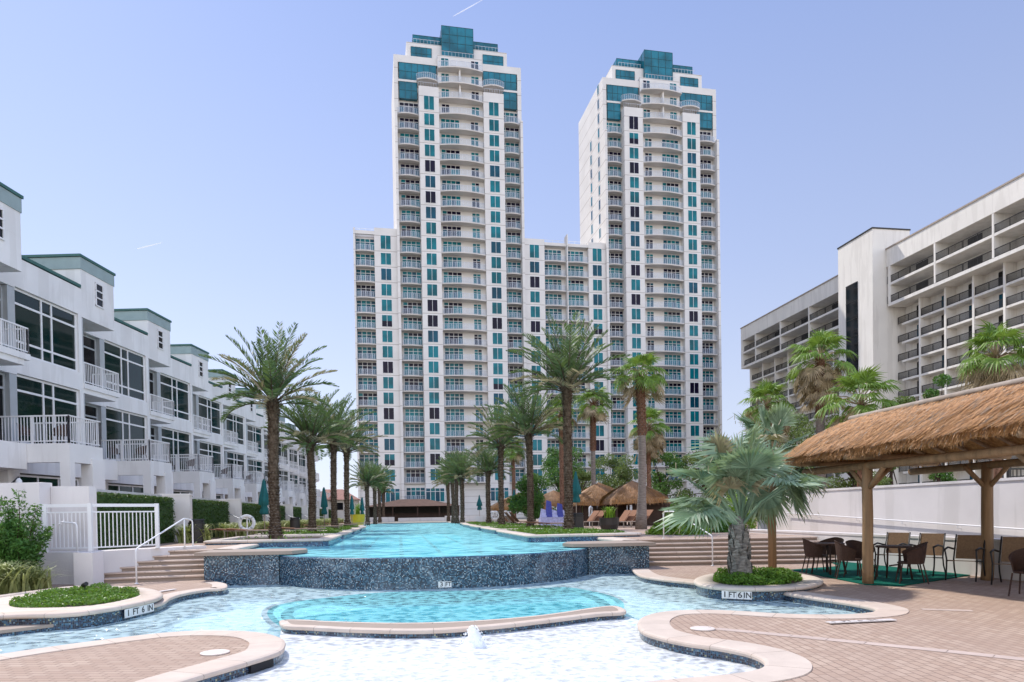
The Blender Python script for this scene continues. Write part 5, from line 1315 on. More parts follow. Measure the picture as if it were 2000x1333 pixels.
rel(round_coping(RPo, sgn, .34, .115, .08, .05, True), pl).build('coping', M['coping_pale'], pl, True)
rel(band(RPo, -.6, .04, True), pl).build('tile_side', M['mosaic'], pl)
inn = ring(RPo, .33); m = MB(); m.prism([(p.x-pl.location.x, p.y-pl.location.y) for p in inn], -.3, .07); m.build('soil', M['soil'], pl)
cover(ring(RPo, .36), .07, .24, 9000, 5, M['cover_leaf'], .06, lab='dark green ground cover round the foot of the silver palm')
# big planters stepping into the long pool
def pool_planter(a0, a1, b0, b1, lab, n, seed):
    r = empty('pool_planter', (a0, b0, 0), 0, lab, 'planter', 'planters stepping into the long pool'); c = [(a0, b0), (a1, b0), (a1, b1), (a0, b1)]; pts = []
    for i, (x, y) in enumerate(c):
        px_, py_ = c[i-1]; nx, ny = c[(i+1) % 4]; v = Vector((x, y, 0)); d1 = (Vector((px_, py_, 0))-v).normalized()*.35; d2 = (Vector((nx, ny, 0))-v).normalized()*.35
        for t in (0, .25, .5, .75, 1): pts.append((v+d1)*(1-t)**2+v*2*t*(1-t)+(v+d2)*t*t)
    rel(round_coping(pts, 1, .38, .86, .09, .06, True), r).build('coping', M['coping_pale'], r, True)
    rel(band(pts, -.75, .775, True), r).build('tile_side', M['mosaic_teal'], r)
    inn = ring(pts, .37); m = MB(); m.prism([(p.x-a0, p.y-b0) for p in inn], .3, .80); m.build('soil', M['soil'], r)
    cover(ring(pts, .4), .80, .16, n, seed, M['cover_leaf'], .09, lab='low green plants in the ' + lab.split(' with ')[0].replace('stone ', ''))
LPL = [(-6.3, -2.35, 23.8, 29.0), (-6.3, -2.35, 30.3, 35.6), (-5.8, -2.35, 37.4, 42.8), (-5.6, -2.35, 44.6, 50.2), (-5.4, -2.8, 52, 57)]
RPL = [(4.3, 8.3, 23.0, 31.0), (4.5, 8.6, 32.8, 38.8), (4.6, 8.4, 40.6, 46), (4.8, 8.4, 47.8, 53.4), (5.2, 8.4, 55.2, 60)]
for i, q in enumerate(LPL): pool_planter(*q, lab='stone pool planter with blue tile side, %s on the left' % ordn[i], n=2500 if i else 60, seed=40+i)
for i, q in enumerate(RPL): pool_planter(*q, lab='stone pool planter with blue tile side, %s on the right' % ordn[i], n=6000 if i == 0 else 2500, seed=50+i)
# upright leafy shrub at the left edge
def shrub(loc, h, r, n, seed, mat, lab, name='shrub', sz=.075, cat='shrub', stems=7, shape='up'):
    root = empty(name, loc, 0, lab, cat); rnd = random.Random(seed); tw = MB(); lf = MB()
    for i in range(stems):
        a = rnd.uniform(0, 6.28); lean = r*rnd.uniform(.1, .95); H = h*rnd.uniform(.6, 1.0)*(1.0 if lean < r*.5 else .72)
        p = [Vector((0, 0, 0))]+[Vector((cos(a)*lean*(t**1.2)+rnd.gauss(0, .02), sin(a)*lean*(t**1.2)+rnd.gauss(0, .02), H*t)) for t in (.25, .5, .75, 1)]
        tw.tube(p, [.022, .018, .014, .01, .005], 5, 0)
        for k in range(n//stems):
            t = rnd.random()**.8; f = t*4; j = min(3, int(f)); q = p[j].lerp(p[j+1], f-j)
            aa = rnd.uniform(0, 6.28); l = rnd.random()**.6*r*.45*(1.15-t*.85); o = Vector((cos(aa), sin(aa), rnd.uniform(.1, .9)))*l
            leafquads(lf, [q+o], sz, rnd, .9, 0, .32)
    tw.build('stems', M['dark_wood'], root); lf.build('foliage', mat, root); return root
shrub(P(36, 16.2, 0), 2.3, .88, 14000, 71, M['shrub_leaf'], 'tall upright green shrub against the white wall, left edge', stems=24, sz=.10)
shrub(P(-25, 16.4, 0), 2.3, .8, 6000, 72, M['shrub_leaf'], 'green shrub cut off by the left edge of the picture', stems=10)
for i, (px, D, s_) in enumerate(((14, 15.2, 1.5), (58, 15.6, 1.15), (-40, 14.6, 1.6))):
    o = top('grass_clump', g_clump(420, .55, .62, 60+i, .02).mesh('grass_clump', M['grass_a']), P(px, D, 0), i, ['large variegated grass clump at the foot of the tall shrub', 'smaller variegated grass clump right of the large one by the white wall', 'variegated grass clump cut by the left edge'][i], 'ornamental grass', 'variegated grasses at the left wall'); o.scale = (s_, s_, s_)
def bush(loc, rx, ry, h, n, seed, mat, lab, name='bush', sz=.08, cat='bush', grp=None):
    rnd = random.Random(seed); lf = MB(); pts = []
    while len(pts) < n:
        a = rnd.uniform(0, 6.28); e = math.asin(rnd.uniform(0, 1)); f = rnd.uniform(.6, 1.0)
        p = Vector((cos(a)*cos(e), sin(a)*cos(e), sin(e))); k = f*(.82+.35*noise.noise(p*2.2+Vector((seed, 0, 0)))); pts.append(Vector((p.x*rx*k, p.y*ry*k, p.z*h*k)))
    leafquads(lf, pts, sz, rnd, .7); root = empty(name, loc, 0, lab, cat, grp); lf.build('foliage', mat, root)
    tw = MB()
    for i in range(6):
        a = i*1.05; tw.tube([(0, 0, 0), (cos(a)*rx*.4, sin(a)*ry*.4, h*.5), (cos(a)*rx*.7, sin(a)*ry*.7, h*.75)], [.03, .02, .01], 5)
    tw.build('stems', M['dark_wood'], root); return root
bush(P(1302, 26.0, ZU), .95, .8, .62, 4500, 81, M['bush_leaf'], 'bright yellow green bush left under the silver palm leaves')
bush(P(1348, 25.6, ZU), .9, .8, .68, 4500, 82, M['bush_leaf'], 'bright yellow green bush right behind the handrail of the right steps')
bush(P(1385, 27.5, ZU), 1.1, .8, 1.3, 5500, 83, M['shrub_leaf'], 'dark green bush behind the bright bushes near the wide steps')
bush(P(1440, 28.0, ZU), 1.0, .8, 1.9, 5500, 84, M['bush_leaf'], 'taller green bush at the far end of the white ramp wall')
bush(P(1330, 29.0, ZU), 1.1, .8, 1.7, 4500, 85, M['shrub_leaf'], 'dark bush in the shade behind the left bright bush')
def tree(loc, h, R, n, seed, mat, lab, sz=.22, grp=None, cat='tree', squash=.75):
    rnd = random.Random(seed); root = empty('tree', loc, 0, lab, cat, grp); tk = MB(); lf = MB(); cs = []
    tk.tube([(0, 0, 0), (rnd.uniform(-.2, .2), 0, h*.3), (rnd.uniform(-.3, .3), 0, h*.55)], [.14, .10, .06], 8)
    for i in range(20):
        a = i*2.4; rr = R*rnd.uniform(.2, .95); z = h*rnd.uniform(.12, .95); e = Vector((cos(a)*rr, sin(a)*rr, z)); cs.append((e, R*rnd.uniform(.28, .5)))
        tk.tube([(0, 0, h*.35), e*.6+Vector((0, 0, h*.15)), e], [.05, .03, .015], 5)
    for e, r in cs:
        pts = []
        for k in range(n//20):
            d = Vector((rnd.gauss(0, 1), rnd.gauss(0, 1), rnd.gauss(0, 1))).normalized()*r*rnd.random()**.35; pts.append(e+Vector((d.x, d.y, d.z*squash)))
        leafquads(lf, pts, sz, rnd, .5)
    tk.build('trunk', M['dark_wood'], root); lf.build('crown', mat, root); return root
tr_specs = [(1095, 62, 7.0, 2.6, 'coastal tree behind the tallest date palm, left of the thatched cabanas'), (1130, 66, 6.2, 2.4, 'coastal tree above the left end of the thatched cabanas'), (1200, 64, 6.2, 2.8, 'coastal tree behind the thatched cabanas, between the two fan palm trunks'),
            (1300, 58, 6.0, 2.6, 'coastal tree behind the silver palm, right of the cabanas'), (1385, 56, 6.4, 2.9, 'coastal tree in the gap left of the hotel'), (1440, 60, 7.0, 3.0, 'coastal tree just left of the hotel corner'), (1035, 50, 3.6, 2.0, 'low spreading tree with pale twigs beside the second right date palm'),
            (1560, 52, 8.0, 2.8, 'coastal tree at the foot of the hotel'), (1745, 50, 8.3, 1.6, 'coastal tree above the thatched roof, right of the shaggy palm'), (1835, 46, 8.9, 1.6, 'rounded coastal tree above the middle of the thatched roof'), (1665, 44, 6.0, 2.6, 'coastal tree seen under the thatched eave')]
for i, (px, D, h, R, lab) in enumerate(tr_specs):
    tree(P(px, D, ZU if px < 1500 else 1.4), h, R*.74, 6500, 100+i, M['sea_leaf'] if i % 3 else M['shrub_leaf'], lab, .19)
# ------------------------------------------------------------------ umbrellas (closed), loungers, cabanas, bar
def umbrella(loc, h, lab, mat='teal_canvas', grp='closed teal umbrellas', r=.16):
    root = empty('closed_umbrella', loc, 0, lab, 'umbrella', grp); m = MB(); m.tube([(0, 0, 0), (0, 0, h)], .024, 8); m.build('pole', M['wood_grey'], root, True)
    m = MB(); n = 16; base = len(m.v); pr = [(.02, h), (.06, h-.12), (.10, h-.4), (r*.95, h-.9), (r*1.05, h-1.15), (r*.55, h-1.22), (r*.85, h-1.5), (r*.75, h-1.62)]
    rr = random.Random(int(loc[0]*100))
    for k, (q, z) in enumerate(pr):
        for i in range(n):
            a = 2*pi*i/n; w = q*(1+.28*sin(a*4+k*.3))+rr.uniform(-.006, .006); m.v.append((w*cos(a), w*sin(a), z))
    for k in range(len(pr)-1):
        for i in range(n): a = k*n+i; b = k*n+(i+1) % n; m.f.append((a, b, b+n, a+n)); m.m.append(0)
    m.f.append(tuple(range((len(pr)-1)*n, len(pr)*n))); m.m.append(0)
    m.build('canopy', M[mat], root, True)
    m = MB(); m.lathe([(.24, 0), (.24, .06), (.05, .08)], 16); m.build('base', M['dark_metal'], root); return root
umbrella(P(517, 31.5, ZU), 2.62, 'closed teal umbrella left of the nearest left date palm', r=.2)
umbrella(P(634, 41, ZU), 2.6, 'closed teal umbrella between the second and third left date palms')
umbrella(P(688, 58, ZU), 2.6, 'closed teal umbrella right of the fourth left date palm')
umbrella(P(708, 60, ZU), 2.5, 'closed teal umbrella behind the yellow pot')
umbrella(P(1126, 36, ZU), 3.0, 'tall closed teal umbrella close right of the tallest date palm', r=.22)
umbrella(P(1005, 58, ZU), 2.9, 'closed teal umbrella between the second and third right date palms', r=.22)
umbrella(P(976, 62, ZU), 2.7, 'closed teal umbrella behind the third right date palm')
umbrella(P(937, 74, ZU), 2.9, 'distant closed teal umbrella right of the distant palms', r=.25)
# cantilever umbrella of the first terrace garden
cu = empty('cantilever_umbrella', V(-17.2, 24.3, ZU), 0, 'folded white cantilever umbrella with a black arm, behind the left wall', 'umbrella')
m = MB(); m.tube([(-.9, 0, 0), (-.85, 0, 1.1), (-.55, 0, 1.9), (0, 0, 2.42)], .035, 8); m.build('arm', M['dark_metal'], cu, True)
m = MB(); m.tube([(-.82, 0, 1.15), (-.5, 0, .2)], .025, 6); m.build('strut', M['dark_metal'], cu, True)
m = MB(); m.lathe([(.03, 2.38), (.09, 2.3), (.12, 1.9), (.14, 1.4), (.12, 1.0), (.07, .95)], 14); m.build('canopy', M['white_canvas'], cu, True)
def lounger(back):
    """flat sun lounger, head towards +y"""
    r = empty('sun_lounger', (0, 0, 0), 0, 'x', 'sun lounger', 'rust woven sun loungers'); m = MB()
    for s in (-1, 1): m.bar((s*.31, -.95, .33), (s*.31, .35, .33), .035, .045); 
    m.bar((-.31, -.95, .33), (.31, -.95, .33), .035); m.build('frame', M['wood_grey'], r)
    m = MB(); m.box((-.29, -.93, .33), (.29, .35, .355)); m.build('seat', M['lounge'], r)
    m = MB(); a = radians(back); y1, z1 = .35+.78*cos(a), .35+.78*sin(a); m.add([(-.29, .35, .34), (.29, .35, .34), (.29, y1, z1), (-.29, y1, z1), (-.29, .36, .37), (.29, .36, .37), (.29, y1, z1+.03), (-.29, y1, z1+.03)], ((0,3,2,1),(4,5,6,7),(0,1,5,4),(1,2,6,5),(2,3,7,6),(3,0,4,7))); m.build('backrest', M['lounge'], r)
    for s in (-1, 1):
        for y in (-.75, .3): m = MB(); m.bar((s*.3, y, 0), (s*.3, y, .33), .03); m.build('leg', M['wood_grey'], r)
    return r
lf_, lu_ = lounger(4), lounger(48); sf_, su_ = snapshot(lf_), snapshot(lu_); first = {0: lf_, 1: lu_}
def put_lounger(p, rz, up, lab):
    global first
    if first.get(up): o = first[up]; first[up] = None; o.location = p; o.rotation_euler = (0, 0, rz); o['label'] = lab
    else: copy_thing(None, p, rz, lab, su_ if up else sf_)
q0 = 0
for i, px in enumerate((456, 478, 499, 575, 592)):
    put_lounger(P(px, 29.5+(1.8 if i > 2 else 0), ZU), radians(92), 0, 'flat rust sun lounger %s the nearest left date palm' % ['farthest left of', 'second to the left of', 'just left of', 'just right of', 'second to the right of'][i])
for i, px in enumerate((634, 668, 695)):
    put_lounger(P(px, [38.5, 45, 52][i], ZU), radians(92), 0, 'flat sun lounger between left date palms, %s one' % ['nearest', 'middle', 'farthest'][i])
for i, px in enumerate((1203, 1217, 1232, 1246)):
    put_lounger(P(px, 38.5, ZU), radians(-70), 1, 'upright rust sun lounger before the dark fence, %s from the left of the right group' % ordn[i].replace('nearest', 'first'))
for i, px in enumerate((1142, 1155)):
    put_lounger(P(px, 40.5, ZU), radians(-70), 1, 'upright sun lounger before the cabanas, %s of the slender fan palm' % ['farther left', 'just left'][i])
for i, px in enumerate((1000, 1012, 1022, 1068, 1083)):
    put_lounger(P(px, [47, 46, 45, 36, 35][i], ZU), radians(100), 0 if i > 2 else 1, 'sun lounger %s' % ['left of the second right date palm, farthest', 'left of the second right date palm, middle', 'left of the second right date palm, nearest', 'left of the tallest date palm by the towels', 'flat beside the foot of the tallest date palm'][i])
# thatched cabanas on the right
def cabana(loc, w, d, ze, zr, lab, seed, sides=True):
    root = empty('thatched_cabana', loc, radians(-3), lab, 'cabana', 'thatched cabanas'); rr = random.Random(seed); m = MB()
    nu, nv = 10, 6
    c = [(-w/2, -d/2), (w/2, -d/2), (w/2, d/2), (-w/2, d/2)]
    for s in range(4):
        a = Vector((*c[s], ze)); b = Vector((*c[(s+1) % 4], ze)); ap = Vector((0, 0, zr)); g = []
        for i in range(nu+1):
            row = []
            for j in range(nv+1):
                v = j/nv; p = a.lerp(b, i/nu).lerp(ap, v); k = noise.noise(p*1.7+Vector((seed, 0, 0)))*.10; row.append(p+Vector((0, 0, k*.8+.12*sin(pi*v)*(1-v*.3))))
            g.append(row)
        for i in range(nu):
            for j in range(nv): m.face([g[i][j], g[i+1][j], g[i+1][j+1], g[i][j+1]])
            m.face([g[i][0]-Vector((0, 0, .22)), g[i+1][0]-Vector((0, 0, .22)), g[i+1][0], g[i][0]])
        for k in range(1500):
            i = rr.random(); v = rr.random()**1.4; p = a.lerp(b, i).lerp(ap, v)+Vector((0, 0, .12*sin(pi*v)*(1-v*.3)+rr.uniform(0, .07))); dn = (a.lerp(b, i)-ap).normalized()
            if v < .12: dn = (dn+Vector((0, 0, -1.2))).normalized()
            n = dn.cross(Vector((0, 0, 1))).normalized()*rr.uniform(.012, .025); q = p+dn*rr.uniform(.2, .45); m.face([p-n, p+n, q+n*.3, q-n*.3], 1)
    m.build('thatch', [M['thatch'], M['straw_brown']], root)
    for x, y in ((-w*.4, -d*.4), (w*.4, -d*.4), (-w*.4, d*.4), (w*.4, d*.4)):
        m = MB(); m.tube([(x, y, 0), (x, y, ze-ZU+ZU+.1)], .07, 8); m.build('post', M['dark_wood'], root)
    return root
def zc(y, D, px): return EYE+(1003-(px-1000)*.0157-y)*D/FPX-ZU
cabana(P(1170, 46, ZU), 4.0, 3.8, zc(980, 44, 1172), zc(942, 44, 1172), 'thatched cabana with a shaggy domed roof behind the slender fan palm', 1)
cabana(P(1236, 43, ZU), 3.5, 3.6, zc(976, 41, 1245), zc(938, 41, 1245), 'thatched cabana behind the tall fan palm trunk, right of the other', 2)
cabana(P(1082, 56, ZU), 3.4, 3.0, zc(984, 56, 1082), zc(962, 56, 1082)+.1, 'small thatched cabana left behind the tallest date palm', 3)
cabana(P(1015, 62, ZU), 5.2, 4.0, zc(992, 62, 1015), zc(966, 62, 1015)+.1, 'low thatched cabana between the second and third right date palms', 4)
wall_thing('dark_fence_wall', lambda m: [vbox(m, X, X+.92, 44.6 if X < 6.5 else 42.6, 44.7 if X < 6.5 else 42.7, .7, 2.3) for X in [3.6+.95*k for k in range(8)]], 'dark brown board fence behind the upright loungers', 'fence', 'dark_wood')
# pots, bins, life rings, towels
def bin_(loc, lab, r=.27, h=.85):
    root = empty('trash_bin', loc, 0, lab, 'trash bin'); m = MB(); m.lathe([(r*.9, 0), (r, .05), (r, h*.8), (r*.96, h*.8)], 20); m.build('body', M['pot'], root)
    m = MB(); m.lathe([(r*1.04, h*.8), (r*1.04, h*.86), (r*.9, h*.88), (r*.9, h*.95), (r*1.02, h*.95), (r*.95, h)], 20); m.build('lid', M['dark_metal'], root); return root
bin_(P(384, 25.0, ZU), 'dark round trash bin beside the nearest white pilaster'); bin_(P(1129, 34.0, ZU), 'dark round trash bin right of the tallest date palm'); bin_(P(576, 38, ZU), 'dark trash bin between the first and second left date palms')
def ring_buoy(loc, rz, lab, R=.30):
    m = MB(); n = 28; k = 10
    for i in range(n):
        a = 2*pi*i/n
        for j in range(k): b = 2*pi*j/k; rr = R+.075*cos(b); m.v.append((rr*cos(a), .05*sin(b), rr*sin(a)))
    for i in range(n):
        for j in range(k): m.f.append((i*k+j, ((i+1) % n)*k+j, ((i+1) % n)*k+(j+1) % k, i*k+(j+1) % k)); m.m.append(0)
    root = empty('life_ring', loc, rz, lab, 'life ring', 'white life rings'); m.build('ring', M['white_canvas'], root, True)
    p = MB(); p.tube([(0, .08, -(loc[2]-ZU)), (0, .08, R)], .03, 8); p.build('stand', M['white_metal'], root)
    for a in (.8, 2.4, 3.9, 5.5):
        q = MB(); q.tube([(R*cos(a+.1*k-.1), 0, R*sin(a+.1*k-.1)) for k in range(3)], .085, 8); q.build('band', M['grey_frame'], root)
ring_buoy(P(482, 30.5, 1.36), 0, 'white life ring left of the nearest left date palm'); ring_buoy(P(967, 56, 1.45), 0, 'white life ring left of the third right date palm'); ring_buoy(P(1154, 43.0, 1.6), radians(60), 'white life ring in front of the thatched cabana', .32)
def potted(loc, r, h, mat, lab, ph, nl):
    root = empty('potted_plant', loc, 0, lab, 'potted plant'); m = MB(); m.lathe([(r*.75, 0), (r, h*.5), (r*1.05, h*.95), (r*1.1, h), (r*.95, h)], 20); m.build('pot', M[mat], root)
    c = g_clump(nl, r*.9, ph, int(loc[0]*10) % 97, .03); c.xf(Matrix.Translation((0, 0, h*.95))); c.build('foliage', M['bush_leaf'], root); return root
potted(P(1190, 30.5, ZU), .42, .62, 'pot', 'large dark pot with a small leafy plant right of the slender fan palm', .7, 90)
potted(P(699, 60, ZU), .6, 1.0, 'yellow', 'yellow pot with a small palm at the far left of the pool', 1.4, 60)
tw = empty('towel_stand', P(1083, 43.5, ZU), 0, 'stand of blue and lavender towels left of the tallest date palm', 'towel stand'); rr = random.Random(8)
m = MB(); m.box((-.95, -.3, .02), (.95, .3, .55)); m.box((-.9, -.32, .56), (.9, .3, .60)); m.build('cart', M['pale_cloth'], tw)
for k in range(5):
    m = MB(); x = -.7+.35*k; z = .6+rr.uniform(.3, 1.0)
    m.add([(x-.2, -.1, .6), (x+.2, -.12, .6), (x+.16, .02, z), (x-.14, .05, z+.1), (x-.2, .18, .6), (x+.2, .16, .6)], ((0, 1, 2, 3), (5, 4, 3, 2), (0, 3, 4), (1, 5, 2)))
    m.build('towel', M['blue_cloth' if k % 2 else 'pale_cloth'], tw)
# pool bar at the far end
M['dark_wood2'] = paint('brown_bar_roof', (.115, .062, .045), .9, .3, 2, 'object')
bar = empty('pool_bar', P(812, 104, ZU), TRZ, 'dark open pool bar with a wide brown roof at the far end', 'bar building')
m = MB(); m.add([(-7.6, -2.2, 2.15), (6.6, -2.2, 2.15), (6.6, 5, 2.15), (-7.6, 5, 2.15), (-2.2, 1, 3.25), (1.6, 1, 3.25)], ((0, 1, 5, 4), (1, 2, 5), (2, 3, 4, 5), (3, 0, 4), (0, 3, 2, 1))); m.build('roof', M['dark_wood2'], bar)
for x in (-7, -5.6, -3.4, .2, 3.4, 5.4, 6.3): m = MB(); m.box((x-.09, -1.9, 0), (x+.09, -1.7, 2.15)); m.build('post', M['dark_wood'], bar)
m = MB(); m.box((-5, -.6, 0), (6.0, .0, 1.05)); m.box((-5.1, -.8, 1.05), (6.1, .05, 1.12)); m.build('counter', M['dark_wood'], bar)
m = MB(); m.box((-7.2, 3.0, 0), (6.2, 3.2, 2.14)); m.build('back_wall', M['pot'], bar)
for k in range(9):
    x = -3.4+k*.95; st_ = MB(); st_.tube([(0, 0, 0), (0, 0, .7)], .04, 6); st_.lathe([(.17, .7), (.19, .76)], 10); st_.lathe([(.2, 0), (.2, .02)], 10)
    o = st_.build('bar_stool', M['dark_wood'], None, None, bar.matrix_basis @ Vector((x, -1.2, 0))); tag(o, 'dark bar stool at the far pool bar counter', 'bar stool', 'stools at the pool bar')
wall_thing('beige_low_wall', lambda m: (vbox(m, -22.6, -15.6, 92, 92.3, .5, 1.35), vbox(m, -15.55, -9.0, 95, 95.3, .5, 1.2), vbox(m, -8.9, -1.6, 92, 92.3, .5, 1.4)), 'low beige wall in front of the far pool bar')
wall_thing('beige_planter_wall', lambda m: vbox(m, -3.2, .4, 62, 62.4, .5, 1.38), 'low beige wall left of the third right date palm')
# small red roofed house seen past the townhouses
rh_ = empty('red_roof_house', V(-30.5, 116, ZU), 0, 'cream house with a red tiled roof beyond the townhouse row', 'house')
m = MB(); m.box((-3.5, 0, 0), (4.5, 8, 3.6)); m.build('wall', M['stucco_warm'], rh_)
m = MB(); m.add([(-4, -.6, 3.6), (5, -.6, 3.6), (5, 8.6, 3.6), (-4, 8.6, 3.6), (-1, 4, 5.5), (2, 4, 5.5)], ((0, 1, 5, 4), (1, 2, 5), (2, 3, 4, 5), (3, 0, 4), (0, 3, 2, 1))); m.build('roof', M['red_tile'], rh_)
for x in (-2.0, 1.2): m = MB(); m.box((x, -.05, 1.9), (x+1.1, .05, 3.1)); m.build('window', M['g_black'], rh_)
# ------------------------------------------------------------------ depth markers with their lettering
def text_mesh(txt, size):
    cu_ = bpy.data.curves.new('t', 'FONT'); cu_.body = txt; cu_.size = size; cu_.offset = size*.012; cu_.extrude = .002; cu_.align_x = 'CENTER'; cu_.align_y = 'CENTER'
    o = bpy.data.objects.new('t', cu_); COL.objects.link(o); dg = bpy.context.evaluated_depsgraph_get(); me = bpy.data.meshes.new_from_object(o.evaluated_get(dg))
    bpy.data.objects.remove(o); bpy.data.curves.remove(cu_); return me
def marker(p, q, h, cells, lab, flat=False, mats=('plate', 'ink'), bold=1.0):
    """tiles from p to q (world, lower edge), standing height h; lettering on the side facing the camera"""
    p = Vector(p); q = Vector(q); d = (q-p); L = d.length; x = d.normalized(); n = Vector((x.y, -x.x, 0)) if not flat else Vector((0, 0, 1)); u = Vector((0, 0, 1)) if not flat else n.cross(x)
    R3 = Matrix((x, u, n)).transposed().to_4x4(); root = empty('depth_marker', p, 0, lab, 'depth marker'); tot = sum(w for _, w in cells); at = 0
    root.rotation_euler = R3.to_euler()
    for tx, w in cells:
        cw = L*w/tot; m = MB(); m.box((at+.003, 0, 0), (at+cw-.003, h, .012)); t = m.build('tile', M[mats[0]], root)
        if tx:
            me = text_mesh(tx, h*1.02); me.materials.clear(); me.materials.append(M[mats[1]]); o = mesh_obj('lettering', me, t, (at+cw/2, h*.5, .0135)); ws = max(v.co.x for v in me.vertices)-min(v.co.x for v in me.vertices); k = min(1.15, cw*.84/ws); o.scale = (k, 1.0, 1)
        at += cw
CELL = [('1', .8), ('FT', 1.0), ('6', .8), ('IN', 1.0)]
# on the kidney planter, the round planter, the infinity wall, the ledge
def on_line(pts, px, z):
    best = None
    for a, b in zip(pts, pts[1:]+pts[:1]):
        for t in (0, .25, .5, .75):
            p = a.lerp(b, t); X = p.x*cos(TH)-p.y*sin(TH); D = p.x*sin(TH)+p.y*cos(TH); e = abs(1000+FPX*X/D-px)
            if best is None or e+D*1.5 < best[0]: best = (e+D*1.5, p)
    return Vector((best[1].x, best[1].y, z))
def mk(pts, x0, x1, z, h, cells, lab):
    a, b = on_line(pts, x0, z), on_line(pts, x1, z); d = (b-a).normalized(); n = Vector((d.y, -d.x, 0)); mid = on_line(pts, (x0+x1)/2, z); bul = max(0, (mid-(a+b)/2).dot(n))
    marker(a+n*(bul+.008), b+n*(bul+.008), h, cells, lab)
mk(LPo, 233, 291, -.105, .15, CELL, 'white depth marker tiles reading 1 FT 6 IN on the kidney shaped planter')
mk(RPo, 1410, 1468, -.115, .15, CELL, 'white depth marker tiles reading 1 FT 6 IN on the round planter')
mk(arc, 854, 880, -.115, .14, [('3', 1), ('FT', 1)], 'white depth marker tiles reading 3 FT low on the infinity wall')
mk(led, 897, 924, -.135, .06, [('6', 1), ('IN', 1)], 'white depth marker tile with a 6 on the curved ledge behind the fountain')
marker(G(1622, 1218.5, .012), G(1752, 1212.5, .012), .12, [('1', .8), ('FT', 1), ('6', .8), ('IN', 1), ('', 1)], 'worn pale marker tiles laid flat in the brick deck at right', True, ('plate_old', 'ink_old'))
marker(G(305, 1158, .012), G(346, 1151.5, .012), .10, [('', 1), ('', 1)], 'worn pale marker tiles laid flat in the deck before the left steps', True, ('plate_old', 'ink_old'))
# drain covers, spotlight, skimmer openings
for px, py, lab in ((420, 1276, 'round pale cover in the brick peninsula at left'), (1372, 1229, 'round pale cover in the brick deck between the pool inlets')):
    m = MB(); m.lathe([(.165, 0), (.165, .012), (.15, .017), (.0, .018)], 28); m.lathe([(.02, .018), (.018, .022)], 8, (.1, 0, 0)); o = m.build('drain_cover', M['drain'], None, None, G(px, py, 0)); tag(o, lab, 'drain cover')
m = MB(); m.tube([(0, 0, 0), (0, 0, .14)], .012, 6); m.tube([(-.05, .05, .15), (.05, -.05, .19)], .045, 10); tag(m.build('spotlight', M['dark_metal'], None, None, G(166, 1158, .08)), 'small black spotlight standing in the green ground cover', 'spotlight')
def skimmer(x0, x1, pts, lab):
    a, b = on_line(pts, x0, -.14), on_line(pts, x1, -.14); d = (b-a).normalized(); n = Vector((d.y, -d.x, 0)); m = MB(); m.box((0, -.01, 0), ((b-a).length, .03, .085)); 
    o = m.build('skimmer_opening', M['black'], None, None, a+n*.03); o.rotation_euler = (0, 0, atan2(d.y, d.x)); tag(o, lab, 'skimmer opening')
skimmer(1297, 1343, Rs[100:], 'black skimmer opening under the coping of the right deck'); skimmer(478, 522, Ps, 'black skimmer opening under the coping of the left peninsula')
# thin stone ledge poking out below the kidney planter
lp = [G(-300,1255,-.06), G(0,1222,-.06), G(80,1216,-.06), G(117,1213,-.06), G(117,1219,-.06), G(60,1226,-.06), G(0,1233,-.06), G(-300,1272,-.06)]
r = empty('low_ledge', (lp[1].x, lp[1].y, 0), 0, 'narrow pale ledge in the water below the kidney shaped planter, left edge', 'pool ledge'); s_ = 1 if ccw(lp) else -1
m = MB(); m.prism([(p.x-r.location.x, p.y-r.location.y) for p in lp], -.10, -.05); m.build('ledge_top', M['coping_pale'], r); rel(band(offs(lp, .01*s_, True), -.5, -.10, True), r).build('tile_side', M['mosaic'], r)
# inset accent courses in the brick deck
m = MB()
for (x0, y0), (x1, y1) in (((1398, 1228), (1545, 1242)), ((1545, 1242), (1690, 1256)), ((1690, 1256), (1850, 1272)), ((1850, 1272), (2040, 1292)), ((1800, 1190), (1900, 1193))):
    a, b = G(x0, y0, 0), G(x1, y1, 0); d = (b-a).normalized(); n = Vector((-d.y, d.x, 0))*.09; L = (b-a).length; k = max(1, int(L/.42))
    for i in range(k):
        p0, p1 = a+d*(L*i/k+.004), a+d*(L*(i+1)/k-.004); m.face([p0-n, p1-n, p1+n, p0+n])
struct('paver_course', m, M['pale_paver'])
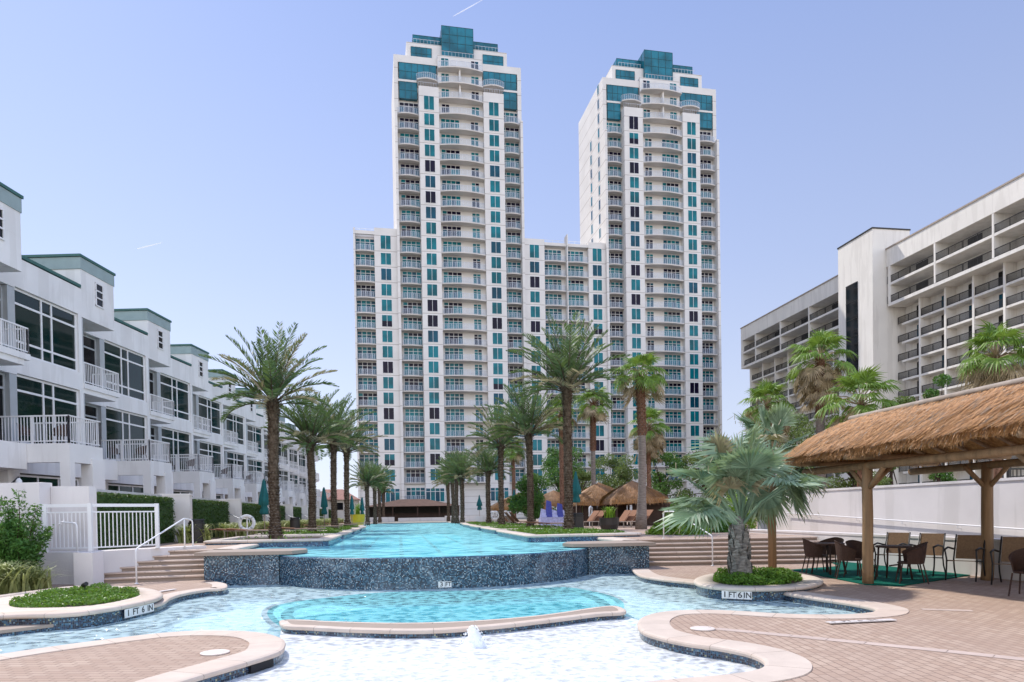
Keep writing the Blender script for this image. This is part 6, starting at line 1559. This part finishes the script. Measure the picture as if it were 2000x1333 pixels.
# contrails high up
def trail(p0, p1, D, w, lab):
    a, b = Q(*p0, D), Q(*p1, D); m = MB(); n = 10; pts = [a.lerp(b, i/n) for i in range(n+1)]
    m.tube([p-a for p in pts], [w*(.25+.75*sin(pi*min(1, (i+.5)/n))*(1-.5*i/n)) for i in range(n+1)], 8); o = m.build('contrail', M['contrail'], None, True, a); tag(o, lab, 'contrail', None, 'stuff')
def trailmat():
    m = bpy.data.materials.new('thin_cloud'); m.use_nodes = True; n = m.node_tree; n.nodes.clear(); o = n.nodes.new('ShaderNodeOutputMaterial')
    t = n.nodes.new('ShaderNodeBsdfTransparent'); d = n.nodes.new('ShaderNodeEmission'); d.inputs[0].default_value = (.9, .92, .97, 1); d.inputs[1].default_value = .85
    d = n.nodes.new('ShaderNodeBsdfDiffuse'); d.inputs[0].default_value = (.95, .95, .97, 1)
    lw = n.nodes.new('ShaderNodeLayerWeight'); lw.inputs[0].default_value = .5; x = n.nodes.new('ShaderNodeMixShader'); n.links.new(math_(n, 'MULTIPLY', math_(n, 'SUBTRACT', 1.0, lw.outputs['Facing']), .3), x.inputs[0]); n.links.new(t.outputs[0], x.inputs[1]); n.links.new(d.outputs[0], x.inputs[2]); n.links.new(x.outputs[0], o.inputs[0]); return m
M['contrail'] = trailmat()
trail((884, 33), (950, -4), 3000, 3.2, 'thin white contrail beside the top of the left tower'); trail((266, 487), (318, 474), 3000, 4.0, 'short faint contrail low in the sky at left')

# chairs on the terraces of the nearest townhouses
ch_src = [o for o in COL.objects if o.get('label', '').startswith('wicker tub chair standing behind')][0]; ch_snap = snapshot(ch_src)
HM = Matrix.Rotation(HRZ, 3, 'Z')
for k in range(-1, 5):
    for j, (lx, ly, rz_) in enumerate(((-.6, 9.0, 1.9), (.45, 9.4, -1.6))):
        p = h0+HS*k+HM @ Vector((lx, ly, 4.455)); c_ = copy_thing(None, p, rz_, 'dark terrace chair, %s of the pair on the %s terrace from the left' % (['left', 'right'][j], ['first', 'second', 'third', 'fourth', 'fifth', 'sixth'][k+1]), ch_snap); c_['group'] = 'chairs on the townhouse terraces'
